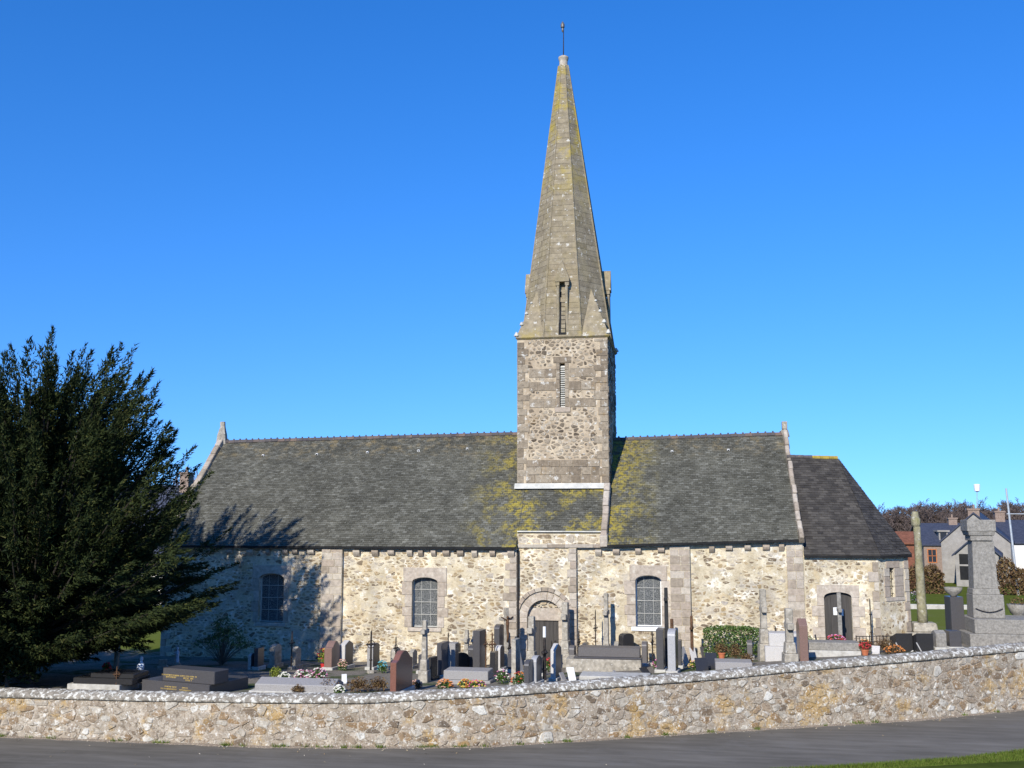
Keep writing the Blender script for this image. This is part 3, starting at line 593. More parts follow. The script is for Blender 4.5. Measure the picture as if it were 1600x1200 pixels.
fTR = Frame((xT1, yt, 0), (0, 1, 0), (1, 0, 0)); fTL = Frame((xT0, yt, 0), (0, 1, 0), (-1, 0, 0))
mb = MB(); k = 20
for i in range(k):
    z = s0.z+(s1.z-s0.z)*(i+.5)/k
    if i > k-2: continue
    mb.add([(s0.x+.03, yt+.06, z-.05), (s1.x, yt+.06, z-.05), (s1.x, yt+.22, z+.05), (s0.x+.03, yt+.22, z+.05), (s0.x+.03, yt+.06, z-.03), (s1.x, yt+.06, z-.03), (s1.x, yt+.22, z+.07), (s0.x+.03, yt+.22, z+.07)], [(3, 2, 1, 0), (4, 5, 6, 7), (0, 1, 5, 4), (2, 3, 7, 6)], .6)
mb.build('louvre', 'lead_flashing', tower)
mb = MB(); mb.face([(s0.x, yt+.4, s0.z), (s1.x, yt+.4, s0.z), (s1.x, yt+.4, s1.z), (s0.x, yt+.4, s1.z)]); mb.build('slit_back', 'dark_void', tower)
quoins(tower, fT, xT0, 1, zTb, zTc-.05, 50, (.4, .66), (.26, .4), (.26, .4), .03, 'tower_rubble'); quoins(tower, fT, xT1, -1, zTb, zTc-.05, 51, (.4, .66), (.26, .4), (.26, .4), .03, 'tower_rubble')
courses(tower, fT, xT0+.4, xT1-.4, zTb+.02, zTb+1.05, (.28, .36), (.4, .75), .03, 'tower_rubble', 'ashlar_block', 52)
for zz, sd in ((s0.z-.02, 53), (s0.z+.75, 54), (s0.z+1.35, 55)):
    courses(tower, fT, xT0+.55, s0.x-.18, zz, zz+.42, (.4, .42), (.35, .75), .026, 'tower_rubble', 'ashlar_block', sd); courses(tower, fT, s1.x+.18, xT1-.55, zz, zz+.42, (.4, .42), (.35, .75), .026, 'tower_rubble', 'ashlar_block', sd+20)
rnd = random.Random(60)
for sx, (a, b_) in enumerate(((s0.x-.17, s0.x), (s1.x, s1.x+.17))):
    z = s0.z
    while z < s1.z-.05: h = min(.42, s1.z-z); block(tower, fT, a, b_, z, z+h, .03, 'tower_rubble', 'jamb_stone', rnd, .2, .003); z += h
block(tower, fT, s0.x-.3, s1.x+.3, s1.z, s1.z+.3, .03, 'tower_rubble', 'lintel', rnd); block(tower, fT, s0.x-.25, s1.x+.25, s0.z-.24, s0.z, .045, 'ashlar', 'sill', rnd)
mb = MB(); mb.hexa([(xT0-.1, yt-.22, zTb-.24), (xT1-.2, yt-.22, zTb-.24), (xT1-.2, yt+.1, zTb-.12), (xT0-.1, yt+.1, zTb-.12), (xT0-.1, yt-.06, zTb), (xT1-.2, yt-.06, zTb), (xT1-.2, yt+.1, zTb+.0), (xT0-.1, yt+.1, zTb+.0)]); mb.build('flashing', 'lead_flashing', tower)
# rubble on the tower
tr = [(s0.x-.32, s1.x+.32, s0.z-.26, s1.z+.32), (xT0, xT0+.5, zTb, zTc), (xT1-.5, xT1, zTb, zTc), (xT0, xT1, 3, zTb+1.08)]
for zz in (s0.z-.02, s0.z+.75, s0.z+1.35): tr += [(xT0+.5, s0.x, zz, zz+.42), (s1.x, xT1-.5, zz, zz+.42)]
for ar, pl, t1, t2 in rubble(lambda u, z: True, (xT0+.02, xT1-.02, zTb+.02, zTc-.03), .22, .15, tr, 61, .07, .2, (.008, .03)): POOL.append((ar*1.3, pl, fT, .006+.02*t2, t1, 'tower_rubble', tower))
for ar, pl, t1, t2 in rubble(lambda u, z: True, (.02, TD-.02, zTb-2.0, zTc-.03), .4, .26, [], 62, .1, .2, (.008, .03)): POOL.append((ar*.2, pl, fTR, .012+.03*t2, t1, 'tower_rubble', tower))
# rubble on nave, bay and choir
def RW(wd, e=.36): return (wd[0]-e, wd[1]+e, wd[2]-.18, wd[3]+wd[4]+.4)
def add_rubble(fr, par, b_, rects, seed, cw, chh, merge, mort=.55, tmul=1.0):
    for ar, pl, t1, t2 in rubble(lambda u, z: True, b_, cw, chh, rects, seed, .1, merge, (.004, .05)):
        cu, cz = pl[0]; nn = noise.noise(Vector((cu*.45, cz*.6, seed)))
        if nn > .16 and random.Random(int(cu*977)+int(cz*331)).random() < mort: continue
        POOL.append((ar, pl, fr, .003+.016*t2, t1*tmul, 'rubble', par))
add_rubble(fN, nave, (xL+.02, xN-.02, -.05, zN-.13), [RW(W1, .3), RW(W2, .42), (bt[0][0], bt[0][1], -1, 9), (xN-.55, xN, -1, 9), (xL, xL+.45, -1, 9)], 71, .25, .115, .26)
add_rubble(fB, bay, (xN+.05, xB-.02, -.05, zBc-.08), [(acx-47*m37, acx+47*m37, -1, az), (acx-.95*47*m37, acx+.95*47*m37, -1, az+.5), (acx-.75*47*m37, acx+.75*47*m37, -1, az+.82), (acx-.4*47*m37, acx+.4*47*m37, -1, az+47*m37), (bpx[0], xB, -1, 9)], 72, .22, .12, .22, .7)
add_rubble(fB, bay, (xN+.05, P(940, 853, .18).x, zBc+.08, zBt-.03), [], 73, .5, .3, .05, 0)
add_rubble(fC, choir, (xB+.02, xC-.02, -.05, zC0-.14), [RW(W3, .45), (bt[1][0], bt[1][1], -1, 9), (bt[2][0], bt[2][1], -1, 9)], 74, .24, .115, .26)
add_rubble(Frame((0, .33, 0), (1, 0, 0), (0, -1, 0)), bay, (acx-ar_i*.8, acx+ar_i*.8, dzt+.54, az+ar_i*.85), [], 75, .2, .12, .1, 0)
# --- spire
sc_x, sc_y = (xT0+xT1)/2+.02, yt+TD/2; hwT = (xT1-xT0)/2; q = P(880.5, 104, sc_y); zS = q.z; tipx = q.x
mb = MB(); ov = .1; hx, hy = hwT+ov, TD/2+ov
mb.hexa([(sc_x-hx+.08, sc_y-hy+.08, zTc), (sc_x+hx-.08, sc_y-hy+.08, zTc), (sc_x+hx-.08, sc_y+hy-.08, zTc), (sc_x-hx+.08, sc_y+hy-.08, zTc), (sc_x-hx, sc_y-hy, zTc+.08), (sc_x+hx, sc_y-hy, zTc+.08), (sc_x+hx, sc_y+hy, zTc+.08), (sc_x-hx, sc_y+hy, zTc+.08)], .6)
mb.build('tower_cornice', 'spire_stone', church)
zB0 = zTc+.08; HS = zS-zB0; r_top = 7.5*mpp(P(880, 104, sc_y))
def oct_ring(t, grow=0):                  # octagon ring (stretched to the tower plan) at fraction t
    ax, ay = hwT+.04+(r_top-hwT-.04)*t+grow, TD/2+.04+(r_top-TD/2-.04)*t+grow
    cx = sc_x+(tipx-sc_x)*t; k = .4142; z = zB0+HS*t; o = []
    for (i, j) in ((-k, -1), (k, -1), (1, -k), (1, k), (k, 1), (-k, 1), (-1, k), (-1, -k)): o.append(Vector((cx+ax*i, sc_y+ay*j, z)))
    return o
core = MB(); NCs = 52; rnd = random.Random(77); r0 = oct_ring(0, -.012); r1 = oct_ring(1, -.012)
core.add(r0+r1, [(i, (i+1) % 8, (i+1) % 8+8, i+8) for i in range(8)]+[tuple(range(8, 16))], .25)
spire = core.build('spire', 'spire_stone', church)
mb = MB()
for c in range(NCs):
    t0, t1 = (c+.02)/NCs, (c+.98)/NCs; A, B = oct_ring(t0), oct_ring(t1)
    for f in range(8):
        a0, a1, b0, b1 = A[f], A[(f+1) % 8], B[f], B[(f+1) % 8]; wd = (a1-a0).length
        nb = max(1, int(round(wd/.7+rnd.uniform(-.3, .3)))); cuts = [0]+sorted((i+rnd.uniform(-.2, .2))/nb for i in range(1, nb))+[1]
        nrm = (a1-a0).cross(b0-a0).normalized()*rnd.uniform(-.004, .004)
        for u0, u1 in zip(cuts, cuts[1:]):
            g = .008/max(wd, .1); u0 += g; u1 -= g; mb.face([a0.lerp(a1, u0)+nrm, a0.lerp(a1, u1)+nrm, b0.lerp(b1, u1)+nrm, b0.lerp(b1, u0)+nrm], rnd.uniform(.28, .8))
mb.build('spire_courses', 'spire_stone', spire, kind='stuff')
for f in range(8):
    mb = MB(); A, B = oct_ring(0), oct_ring(1); mb.tube([A[f], B[f]], [.045, .03], 6, .5); mb.build('edge_roll', 'spire_stone', spire)
A = oct_ring(0)
for (sx, sy, i0, i1) in ((-1, -1, 7, 0), (1, -1, 1, 2), (1, 1, 3, 4), (-1, 1, 5, 6)):     # broaches over the tower corners
    c = Vector((sc_x+sx*(hx-.03), sc_y+sy*(hy-.03), zB0)); M_ = oct_ring(.17); ap = (M_[i0]+M_[i1])/2; mb = MB()
    mb.add([c, A[i0], A[i1], ap], [(0, 1, 3), (0, 3, 2), (0, 2, 1)], .7); mb.build('broach', 'spire_stone', spire)
    rr = random.Random(90+sx+2*sy)
    for j in range(4):
        t = .04+j*.23; p = c.lerp(ap, t); s = .17-.025*j; mb = MB()
        mb.add([p+Vector((rr.uniform(.8, 1.1)*s*math.cos(a)*.9, rr.uniform(.8, 1.1)*s*math.sin(a)*.9, 0)) for a in [i*math.pi/3 for i in range(6)]]+[p+Vector((-.3*s*sx*0, 0, s*1.5))]+[p-Vector((0, 0, s*.5))], [(i, (i+1) % 6, 6) for i in range(6)]+[((i+1) % 6, i, 7) for i in range(6)], 1.0)
        mb.build('crocket', 'lead_flashing', spire, bevel=.02)
def lucarne(ang, apoth):
    rot = Matrix.Rotation(ang, 3, 'Z')
    def M(u, z, d): v = rot @ Vector((u, -d, 0)); return Vector((sc_x+v.x, sc_y+v.y, z))
    zb = zB0+.1; zc = P(880, 443, yt).z; zt = P(880, 405, yt).z; d0 = apoth-.10; mb = MB()
    lu = MB(); hw = .33
    gab = [(-hw, zc+.1), (hw, zc+.1), (hw, zc+.28), (0, zt), (-hw, zc+.28)]
    slope = (apoth)/HS; lu.extrude(gab, M, d0-1.1, d0+.06, .6)
    for s in (-.22, .22): lu.extrude([(s-.09, zc-.08), (s+.09, zc-.08), (s+.1, zc+.1), (s-.1, zc+.1)], M, d0-.35, d0+.02, .7)
    o = lu.build('lucarne', 'spire_stone', spire, bevel=.015)
    for s in (-.2, .2):
        mb = MB(); mb.tube([M(s, zb, d0-.06), M(s, zc-.07, d0-.06)], [.075, .068], 10, .8); mb.build('colonnette', 'spire_stone', o, smooth=False)
    mb = MB()
    for i in range(11):
        z = zb+.1+(zc-zb-.1)*i/11; dd = apoth*(1-(z-zB0)/HS)
        mb.extrude([(-.05, z), (.14, z), (.14, z+.17), (-.05, z+.17)], M, dd-.05, dd+.04, .5+.4*(i % 2))
    mb.build('louvre', 'spire_stone', o)
    mb = MB()
    mb.add([M(-.17, zb, apoth*(1-(zb-zB0)/HS)+.02), M(.17, zb, apoth*(1-(zb-zB0)/HS)+.02), M(.17, zc+.1, apoth*(1-(zc-zB0)/HS)+.02), M(-.17, zc+.1, apoth*(1-(zc-zB0)/HS)+.02)], [(0, 1, 2, 3)]); mb.build('slit_back', 'dark_void', o)
for a, ap_ in ((0, TD/2+.04), (R(90), hwT+.04), (R(-90), hwT+.04), (R(180), TD/2+.04)): lucarne(a, ap_)
mb = MB(); pm = mpp(P(880, 95, sc_y)); mb.lathe([(7*pm, 0), (8*pm, .02), (8*pm, .05), (6.6*pm, .09), (6.4*pm, .3), (8*pm, .46), (8*pm, .52), (5*pm, .58)], (tipx, sc_y, zS-.05), 16, .8); mb.build('spire_cap', 'ashlar', spire)
mb = MB(); zr = P(880, 36, sc_y).z; mb.tube([(tipx, sc_y, zS+.5), (tipx+.02, sc_y, zr)], [.03, .018], 6); rodo = mb.build('rod', 'iron', spire)
mb = MB(); mb.lathe([(.03, -.2), (.06, -.12), (.05, 0), (.1, .05), (.1, .2), (.05, .3), (.02, .36)], (tipx-.03, sc_y, zr-.28), 10); mb.build('weathercock', 'mid_granite', rodo)
# --- roofs: courses of slates on each slope
def slates(mb, L0, L1, R0, R1, expo, wid, seed, lift=.022):     # left edge L0->L1 (eaves to ridge), right edge R0->R1
    rnd = random.Random(seed); L0, L1, R0, R1 = map(Vector, (L0, L1, R0, R1)); n = max(1, int(((L1-L0).length+(R1-R0).length)/2/expo))
    nrm = (R0-L0).cross(L1-L0).normalized()
    if nrm.z < 0: nrm = -nrm
    for i in range(n):
        v0, v1 = i/n, (i+1.35)/n if i < n-1 else 1.0
        a, b_ = L0.lerp(L1, v0), R0.lerp(R1, v0); c, d = L0.lerp(L1, v1), R0.lerp(R1, v1); wd = (b_-a).length
        if wd < .05: continue
        cols = max(1, int(wd/wid)); off = .5*(i % 2)/cols; us = [0]+[min(1, max(0, (k+off*cols+rnd.uniform(-.08, .08))/cols)) for k in range(1 if i % 2 == 0 else 0, cols+1)]+[1]
        for u0, u1 in zip(us, us[1:]):
            if u1-u0 < .1/cols: continue
            e = .02/cols; h = lift*rnd.uniform(.7, 1.5); p0, p1, p2, p3 = a.lerp(b_, u0+e), a.lerp(b_, u1-e), c.lerp(d, u1-e), c.lerp(d, u0+e); t = rnd.random()
            dr_ = (a-c).normalized()*rnd.uniform(-.012, .012)
            mb.face([p0+nrm*h+dr_, p1+nrm*h+dr_, p2+nrm*.002, p3+nrm*.002], t); mb.face([p0+dr_-nrm*.004, p1+dr_-nrm*.004, p1+nrm*h+dr_, p0+nrm*h+dr_], t*.4)
def roof_body(name, pts, mat): mb = MB(); mb.add(pts, [(0, 1, 2, 3), (3, 2, 5, 4), (0, 3, 4), (1, 5, 2), (0, 4, 5, 1)]); return mb.build(name, mat, church)
r0x, r1x = P(350, 690, YR).x, P(945, 677, YR).x
EL, ER = Vector((xL+.2, -.25, zEn)), Vector((xN-.0, -.25, zEn)); xK = P(944, 800, 1.2).x
def pl_(x, y): return Vector((x, y, nave_plane(x, y)))
YB = 2*YR+.25
dn = .06
nr = roof_body('nave_roof', [EL-Vector((0, 0, dn)), Vector((xN-.0, -.25, zEn-dn)), pl_(xN, YR)-Vector((0, 0, dn)), pl_(xL+.2, YR)-Vector((0, 0, dn)), Vector((xL+.2, YB, zEn-dn)), Vector((xN, YB, zEn-dn))], 'slate')
bay_y = -.25
for _ in range(200):
    q = P(870, 830.5, bay_y)
    if q.z <= nave_plane(q.x, bay_y): break
    bay_y += .01
mb = MB(); b0, b1 = pl_(xN, bay_y), pl_(xK, bay_y); mb.add([b0-Vector((0, 0, dn)), b1-Vector((0, 0, dn)), pl_(xK, YR)-Vector((0, 0, dn)), pl_(xN, YR)-Vector((0, 0, dn)), Vector((xN, 8, zEn)), Vector((xK, 8, zEn)), Vector((xN, .35, zEn+.1)), Vector((xK, .35, zEn+.1))], [(0, 1, 2, 3), (3, 2, 5, 4), (1, 7, 5, 2), (0, 6, 7, 1), (0, 3, 4, 6)]); mb.build('bay_roof', 'slate', church)
mb = MB(); slates(mb, EL, pl_(xL+.2, YR), ER, pl_(xN, YR), .115, .2, 101); slates(mb, b0-Vector((0, 0, 0)), pl_(xN, YR), b1, pl_(xK, YR), .115, .2, 102); mb.build('slates', 'slate', nr, kind='stuff')
CEL, CER = Vector((xK+.1, 0, P(952, 852, 0).z)), Vector((P(1248, 843, 0).x, 0, P(1248, 843, 0).z)); CRL, CRR = P(955, 685.5, YR), P(1229, 677.5, YR)
D_ = Vector((0, 0, dn)); cr = roof_body('choir_roof', [CEL-D_, CER-D_, Vector((CER.x, YR, CRR.z))-D_, Vector((CEL.x, YR, CRL.z))-D_, Vector((CEL.x, 2*YR, CEL.z))-D_, Vector((CER.x, 2*YR, CER.z))-D_], 'slate')
mb = MB(); slates(mb, CEL, Vector((CEL.x, YR, CRL.z)), CER, Vector((CER.x, YR, CRR.z)), .115, .2, 103); mb.build('slates', 'slate', cr, kind='stuff')
def gutter(a, b_, name='gutter'):
    mb = MB(); a, b_ = Vector(a), Vector(b_); mb.add([a+Vector((0, -.02, -.08)), b_+Vector((0, -.02, -.08)), b_+Vector((0, -.02, .0)), a+Vector((0, -.02, .0)), a+Vector((0, .3, -.08)), b_+Vector((0, .3, -.08))], [(0, 1, 2, 3), (0, 4, 5, 1)]); mb.build(name, 'dark_void', church)
gutter(EL, ER, 'eaves_board'); gutter(CEL, CER, 'eaves_board'); gutter(b0, b1, 'eaves_board')
mb = MB(); mb.box(b0.x-.05, b1.x, b0.y-.05, b0.y+.06, b0.z-.03, b0.z+.02); mb.build('drip_edge', 'lead_flashing', church)
def ridge(p0, p1, par, seed, ln=.33):
    rnd = random.Random(seed); p0, p1 = Vector(p0), Vector(p1); n = int((p1-p0).length/ln); d = (p1-p0)/n
    for i in range(n):
        a = p0+d*i; mb = MB(); t = rnd.random(); e = rnd.uniform(-.008, .008)
        sec = [(-.16, -.12), (-.04, .03), (.04, .03), (.16, -.12)]
        mb.add([a+Vector((.004, y, z+e)) for y, z in sec]+[a+d+Vector((-.004, y, z+e)) for y, z in sec], [(i2, i2+1, i2+5, i2+4) for i2 in range(3)]+[(0, 3, 2, 1), (4, 5, 6, 7)], t)
        c = a+d*.75+Vector((0, 0, .03+e)); mb.tube([c-Vector((0, 0, .02)), c+Vector((0, 0, .06))], [.05, .035], 5, t*.4)
        mb.build('ridge_tile', 'ridge_tile', par)
ridge((r0x-.05, YR, zrid0+.04), (xT0-.02, YR, zrid1+.04), nr, 1); ridge((xT1+.02, YR, CRL.z+.02), (CER.x, YR, CRR.z+.04), cr, 2)
for px, py, ob in ((411, 713, nr), (495, 711, nr), (574, 708, nr), (654, 706, nr), (730, 703, nr), (1050, 707, cr), (1138, 705, cr)):
    y = YR-.9
    if ob is nr:
        for _ in range(100):
            q = P(px, py, y)
            if q.z <= nave_plane(q.x, y): break
            y += .02
        q = pl_(q.x, y)
    else:
        for _ in range(100):
            q = P(px, py, y); zz = CEL.z+(CRL.z-CEL.z)*y/YR+(CRR.z-CRL.z)*(q.x-CEL.x)/(CER.x-CEL.x)
            if q.z <= zz: break
            y += .02
        q.z = zz
    mb = MB(); mb.add([q+Vector((-.06, -.02, -.02)), q+Vector((.06, -.02, -.02)), q+Vector((.045, -.03, .09)), q+Vector((-.045, -.03, .09)), q+Vector((-.06, .14, .1)), q+Vector((.06, .14, .1))], [(3, 2, 5, 4), (0, 3, 4), (1, 5, 2), (0, 1, 2, 3)]); vo_ = mb.build('roof_vent', 'white_paint', ob)
    mb = MB(); mb.face([q+Vector((-.035, -.035, .01)), q+Vector((.035, -.035, .01)), q+Vector((.03, -.04, .06)), q+Vector((-.03, -.04, .06))]); mb.build('vent_opening', 'dark_void', vo_)
# --- raking copings, kneelers and finials
def raking(x0, x1, P0, P1, par, seed, raise_=.22, n=13, mat='ashlar', drop=.15):
    rnd = random.Random(seed); P0, P1 = Vector(P0), Vector(P1); d = (P1-P0)/n; nrm = Vector((0, -d.z, d.y)).normalized()
    for i in range(n):
        a = P0+d*(i+.02); b_ = P0+d*(i+.98); h = raise_+rnd.uniform(-.03, .04); e = rnd.uniform(-.02, .02); mb = MB()
        mb.hexa([Vector((x0+e, a.y, a.z))-nrm*drop, Vector((x1+e, a.y, a.z))-nrm*drop, Vector((x1+e, b_.y, b_.z))-nrm*drop, Vector((x0+e, b_.y, b_.z))-nrm*drop, Vector((x0+.04+e, a.y, a.z))+nrm*h, Vector((x1-.04+e, a.y, a.z))+nrm*h, Vector((x1-.04+e, b_.y, b_.z))+nrm*h, Vector((x0+.04+e, b_.y, b_.z))+nrm*h], rnd.random())
        mb.build('coping_stone', mat, par, bevel=.03)
raking(xL-.12, xL+.24, (0, -.3, zEn-.05), (0, YR, zrid0+.0), nr, 1, .2)
raking(xL-.12, xL+.24, (0, 2*YR+.3, zEn-.05), (0, YR+.01, zrid0+.0), nr, 11, .2)
raking(CER.x-.02, xC+.03, (0, -.02, CER.z-.05), (0, YR, CRR.z+.05), cr, 2, .16)
raking(CER.x-.02, xC+.03, (0, 2*YR+.02, CER.z-.05), (0, YR+.01, CRR.z+.05), cr, 12, .16)
kx0, kx1 = P(939.5, 800, 1).x, P(951.5, 800, 1).x
raking(kx0, kx1, (0, .0, zC0+.25), (0, yt-.03, nave_plane(xK, yt)+.12), church, 3, .13, 7)
mb = MB(); mb.hexa([(kx0, -.02, zC0-.05), (kx1, -.02, zC0-.05), (kx1, .4, zC0-.05), (kx0, .4, zC0-.05), (kx0, -.08, zC0+.42), (kx1, -.08, zC0+.42), (kx1, .5, zC0+.55), (kx0, .5, zC0+.55)], .8); mb.build('kneeler', 'ashlar', church, bevel=.03)
mb = MB(); cx, cz = xL+.06, zrid0; mb.tube([(cx, YR, cz-.15), (cx, YR, cz+.35), (cx+.02, YR, cz+.75), (cx, YR, cz+1.0), (cx, YR, cz+1.02)], [.3, .24, .13, .13, .02], 6, .7); mb.build('finial', 'old_stone', church)
mb = MB(); cx, cz = (CER.x+xC)/2, CRR.z; mb.tube([(cx, YR, cz-.15), (cx, YR, cz+.15), (cx, YR, cz+.2)], [.24, .18, .14], 4, .7); mb.box(cx-.12, cx+.12, YR-.12, YR+.12, cz+.2, cz+.56, .8); mb.build('finial', 'old_stone', church, bevel=.02)
# --- sacristy
YS = .32
C1 = P(1373, 900, YS).x; C2p = P(1419.5, 900, YS+1.2); zSa = P(1320, 868, YS-.15).z; zSb = zSa
fS = FY(YS)
sd = win(1290.5, 1333.5, 925, 932, 1004, YS)
sac = wall_front('sacristy_wall', 'mortar', church, fS, [(xC, .2), (C1, .2), (C1, zSa), (xC, zSa)], [arch_loop(sd[0], sd[1], .35, sd[3], sd[4])], .3)
Ls = math.hypot(C2p.x-C1, 1.2); fA = Frame((C1, YS, 0), ((C2p.x-C1), 1.2, 0), (1.2, -(C2p.x-C1), 0))
def chx(px):                              # pixel column -> distance along the canted wall
    best = min(range(101), key=lambda i: abs((lambda q: (ROT.transposed() @ (q-CAM)))(fA(Ls*i/100, 3, 0)).x/-(ROT.transposed() @ (fA(Ls*i/100, 3, 0)-CAM)).z*F+800-px)); return Ls*best/100
sl0, sl1 = chx(1391), chx(1398.5); szt, szb = P(1394, 887, YS+.8).z, P(1394, 932, YS+.8).z
cant = wall_front('canted_wall', 'mortar', church, fA, [(0, .2), (Ls, .2), (Ls, zSa), (0, zSa)], [[(sl0, szb), (sl1, szb), (sl1, szt), (sl0, szt)]], .3)
C3y = YS+5.2; mb = MB(); mb.add([Vector((x, y, z)) for z in (.2, zSa) for x, y in ((xC, YS+.31), (C1-.35, YS+.31), (C2p.x-.45, YS+1.45), (C2p.x-.002, YS+1.5), (C2p.x, C3y), (C1, C3y+1.75), (xC, C3y+1.75))], [(i, (i+1) % 7, (i+1) % 7+7, i+7) for i in range(7)]); mb.build('sacristy_body', 'mortar', church)
mb = MB(); mb.face([fA(sl0, szb, -.25), fA(sl1, szb, -.25), fA(sl1, szt, -.25), fA(sl0, szt, -.25)]); gl = mb.build('window', 'dark_void', church)
for i in range(4): mb = MB(); z = szb+(szt-szb)*(i+.5)/4; mb.tube([fA(sl0, z, -.06), fA(sl1, z, -.06)], [.012]*2, 5); mb.build('grille_bar', 'iron', gl)
for i in range(2): mb = MB(); u = sl0+(sl1-sl0)*(i+1)/3; mb.tube([fA(u, szb, -.06), fA(u, szt, -.06)], [.014]*2, 5); mb.build('grille_bar', 'iron', gl)
rnd = random.Random(65)
for (a, b_) in ((sl0-.34, sl0), (sl1, sl1+.55)):
    z = szb
    for h in (.42, .4, .42): block(cant, fA, a, b_, z, min(z+h, szt), .03, 'ashlar', 'jamb_stone', rnd, .2, .006); z += h
block(cant, fA, sl0-.2, sl1+.35, szt, szt+.3, .03, 'ashlar', 'lintel', rnd); block(cant, fA, sl0-.3, sl1+.6, szb-.16, szb, .03, 'granite_trim', 'sill', rnd)
quoins(cant, fA, Ls, -1, .4, zSa-.1, 66, (.25, .4), (.18, .28), (.3, .5)); quoins(sac, fS, C1, -1, .4, zSa-.25, 67, (.25, .45), (.2, .3), (.3, .45))
x0, x1, z0, zs, rise = sd; cx = (x0+x1)/2; hw = (x1-x0)/2
mb = MB(); mb.extrude([(x0-.28, zs-.02), (x0, zs-.02)]+[(cx-hw*math.cos(math.pi*i/10), zs+rise*math.sin(math.pi*i/10)) for i in range(1, 10)]+[(x1, zs-.02), (x1+.3, zs-.02), (x1+.3, zs+rise+.28), (x0-.28, zs+rise+.28)], fS, -.28, .03, .5); mb.build('door_lintel', 'granite_trim', sac, bevel=.012)
for a, s in ((x0, -1), (x1, 1)):
    z = .5; i = 0
    while z < zs-.03:
        h = min(.42, zs-.02-z); e = .5 if i % 2 == 0 else .28; p, q = (a-e, a) if s < 0 else (a, a+e); block(sac, fS, p, q, z, z+h, .03, 'granite_trim', 'jamb_stone', rnd, .28, .005); z += h; i += 1
mb = MB(); n = 4
for i in range(n): u0, u1 = x0+(x1-x0)*i/n, x0+(x1-x0)*(i+1)/n; mb.extrude([(u0+.003, .35), (u1-.003, .35), (u1-.003, zs+rise*math.sin(math.acos(max(-1, min(1, (u1-.003-cx)/hw))))+.0), ((u0+u1)/2, zs+rise*math.sin(math.acos(max(-1, min(1, ((u0+u1)/2-cx)/hw))))), (u0+.003, zs+rise*math.sin(math.acos(max(-1, min(1, (u0+.003-cx)/hw)))))], fS, -.24, -.14, .5)
dr = mb.build('door', 'door_paint', church); q = P(1306.5, 955, YS+.13)
mb = MB(); mb.extrude([(q.x-.14, q.z-.19), (q.x+.16, q.z-.19), (q.x+.16, q.z+.2), (q.x-.14, q.z+.2)], fS, -.139, -.125); nb = mb.build('notice_board', 'door_paint', dr)
mb = MB(); mb.extrude([(q.x-.11, q.z-.15), (q.x+.11, q.z-.15), (q.x+.11, q.z+.15), (q.x-.11, q.z+.15)], fS, -.124, -.121); mb.build('paper_notice', 'white_paint', nb)
mb = MB(); q = P(1317, 957, YS+.13); mb.extrude([(q.x-.06, q.z-.13), (q.x+.02, q.z-.13), (q.x+.02, q.z+.13), (q.x-.06, q.z+.13)], fS, -.139, -.13); mb.build('paper_notice', 'white_paint', dr)
add_rubble(fS, sac, (xC+.02, C1-.02, .3, zSa-.05), [(x0-.5, x1+.5, -1, zs+rise+.32), (C1-.4, C1, -1, zSa-.2)], 76, .22, .13, .2, .85)
add_rubble(fA, cant, (.02, Ls-.02, .3, zSa-.05), [(sl0-.36, sl1+.6, szb-.18, szt+.32), (Ls-.35, Ls, -1, 9)], 77, .2, .12, .2)
mb = MB(); mb.extrude([(xC+.01, zSa-.16), (C1+.02, zSa-.16), (C1+.02, zSa), (xC+.01, zSa)], fS, -.02, .04, .5); mb.build('eaves_render', 'mortar', sac)
YSR = 3.6; RA, RB = P(1241, 713.5, YSR), P(1309, 716, YSR); RA.x = xC-.2; ov = .16
e0, e1 = Vector((xC, YS-ov, zSa)), Vector((C1+.07, YS-ov, zSa)); e2 = Vector((C2p.x+.16, YS+1.12, zSa)); e3 = Vector((C2p.x+.16, C3y+.05, zSa)); e4 = Vector((C1+.07, C3y+1.9, zSa)); e5 = Vector((xC, C3y+1.9, zSa))
mb = MB(); mb.add([e0, e1, e2, e3, e4, e5, RA, RB], [(0, 1, 7, 6), (1, 2, 7), (2, 3, 7), (3, 4, 7), (4, 5, 6, 7), (0, 6, 5), (5, 4, 3, 2, 1, 0)]); sr = mb.build('sacristy_roof', 'dark_slate', church)
up = Vector((0, 0, .02)); mb = MB(); slates(mb, e0+up, RA+up, e1+up, RB+up, .13, .22, 104, .02); slates(mb, e1+up, RB+up, e2+up, RB+up, .13, .22, 105, .02); slates(mb, e2+up, RB+up, e3+up, RB+up, .13, .22, 106, .02); mb.build('slates', 'dark_slate', sr, kind='stuff')
for a, b_ in ((e0, e1), (e1, e2)):
    mb = MB(); mb.add([a+Vector((0, 0, -.1)), b_+Vector((0, 0, -.1)), b_, a, a+Vector((0, .18, -.1)), b_+Vector((-.1, .18, -.1))], [(0, 1, 2, 3), (0, 4, 5, 1)]); mb.build('eaves_board', 'dark_void', sr)
n = 6
for i in range(n):
    mb = MB(); a = RA.lerp(RB, i/n); b_ = RA.lerp(RB, (i+1)/n); mb.tube([a+Vector((.005, 0, .0)), b_+Vector((-.005, 0, .0))], [.09, .1], 8, .5); mb.build('ridge_tile', 'lichen_tile' if i > 2 else 'ridge_tile', sr)
emit_stones(300)
# drainpipe in the angle beside the portal
mb = MB(); q = P(808.8, 900, .05); mb.tube([(q.x, .06, zEn-.12), (q.x, .06, -.1)], [.05, .05], 8); o = mb.build('drainpipe', 'iron', church)
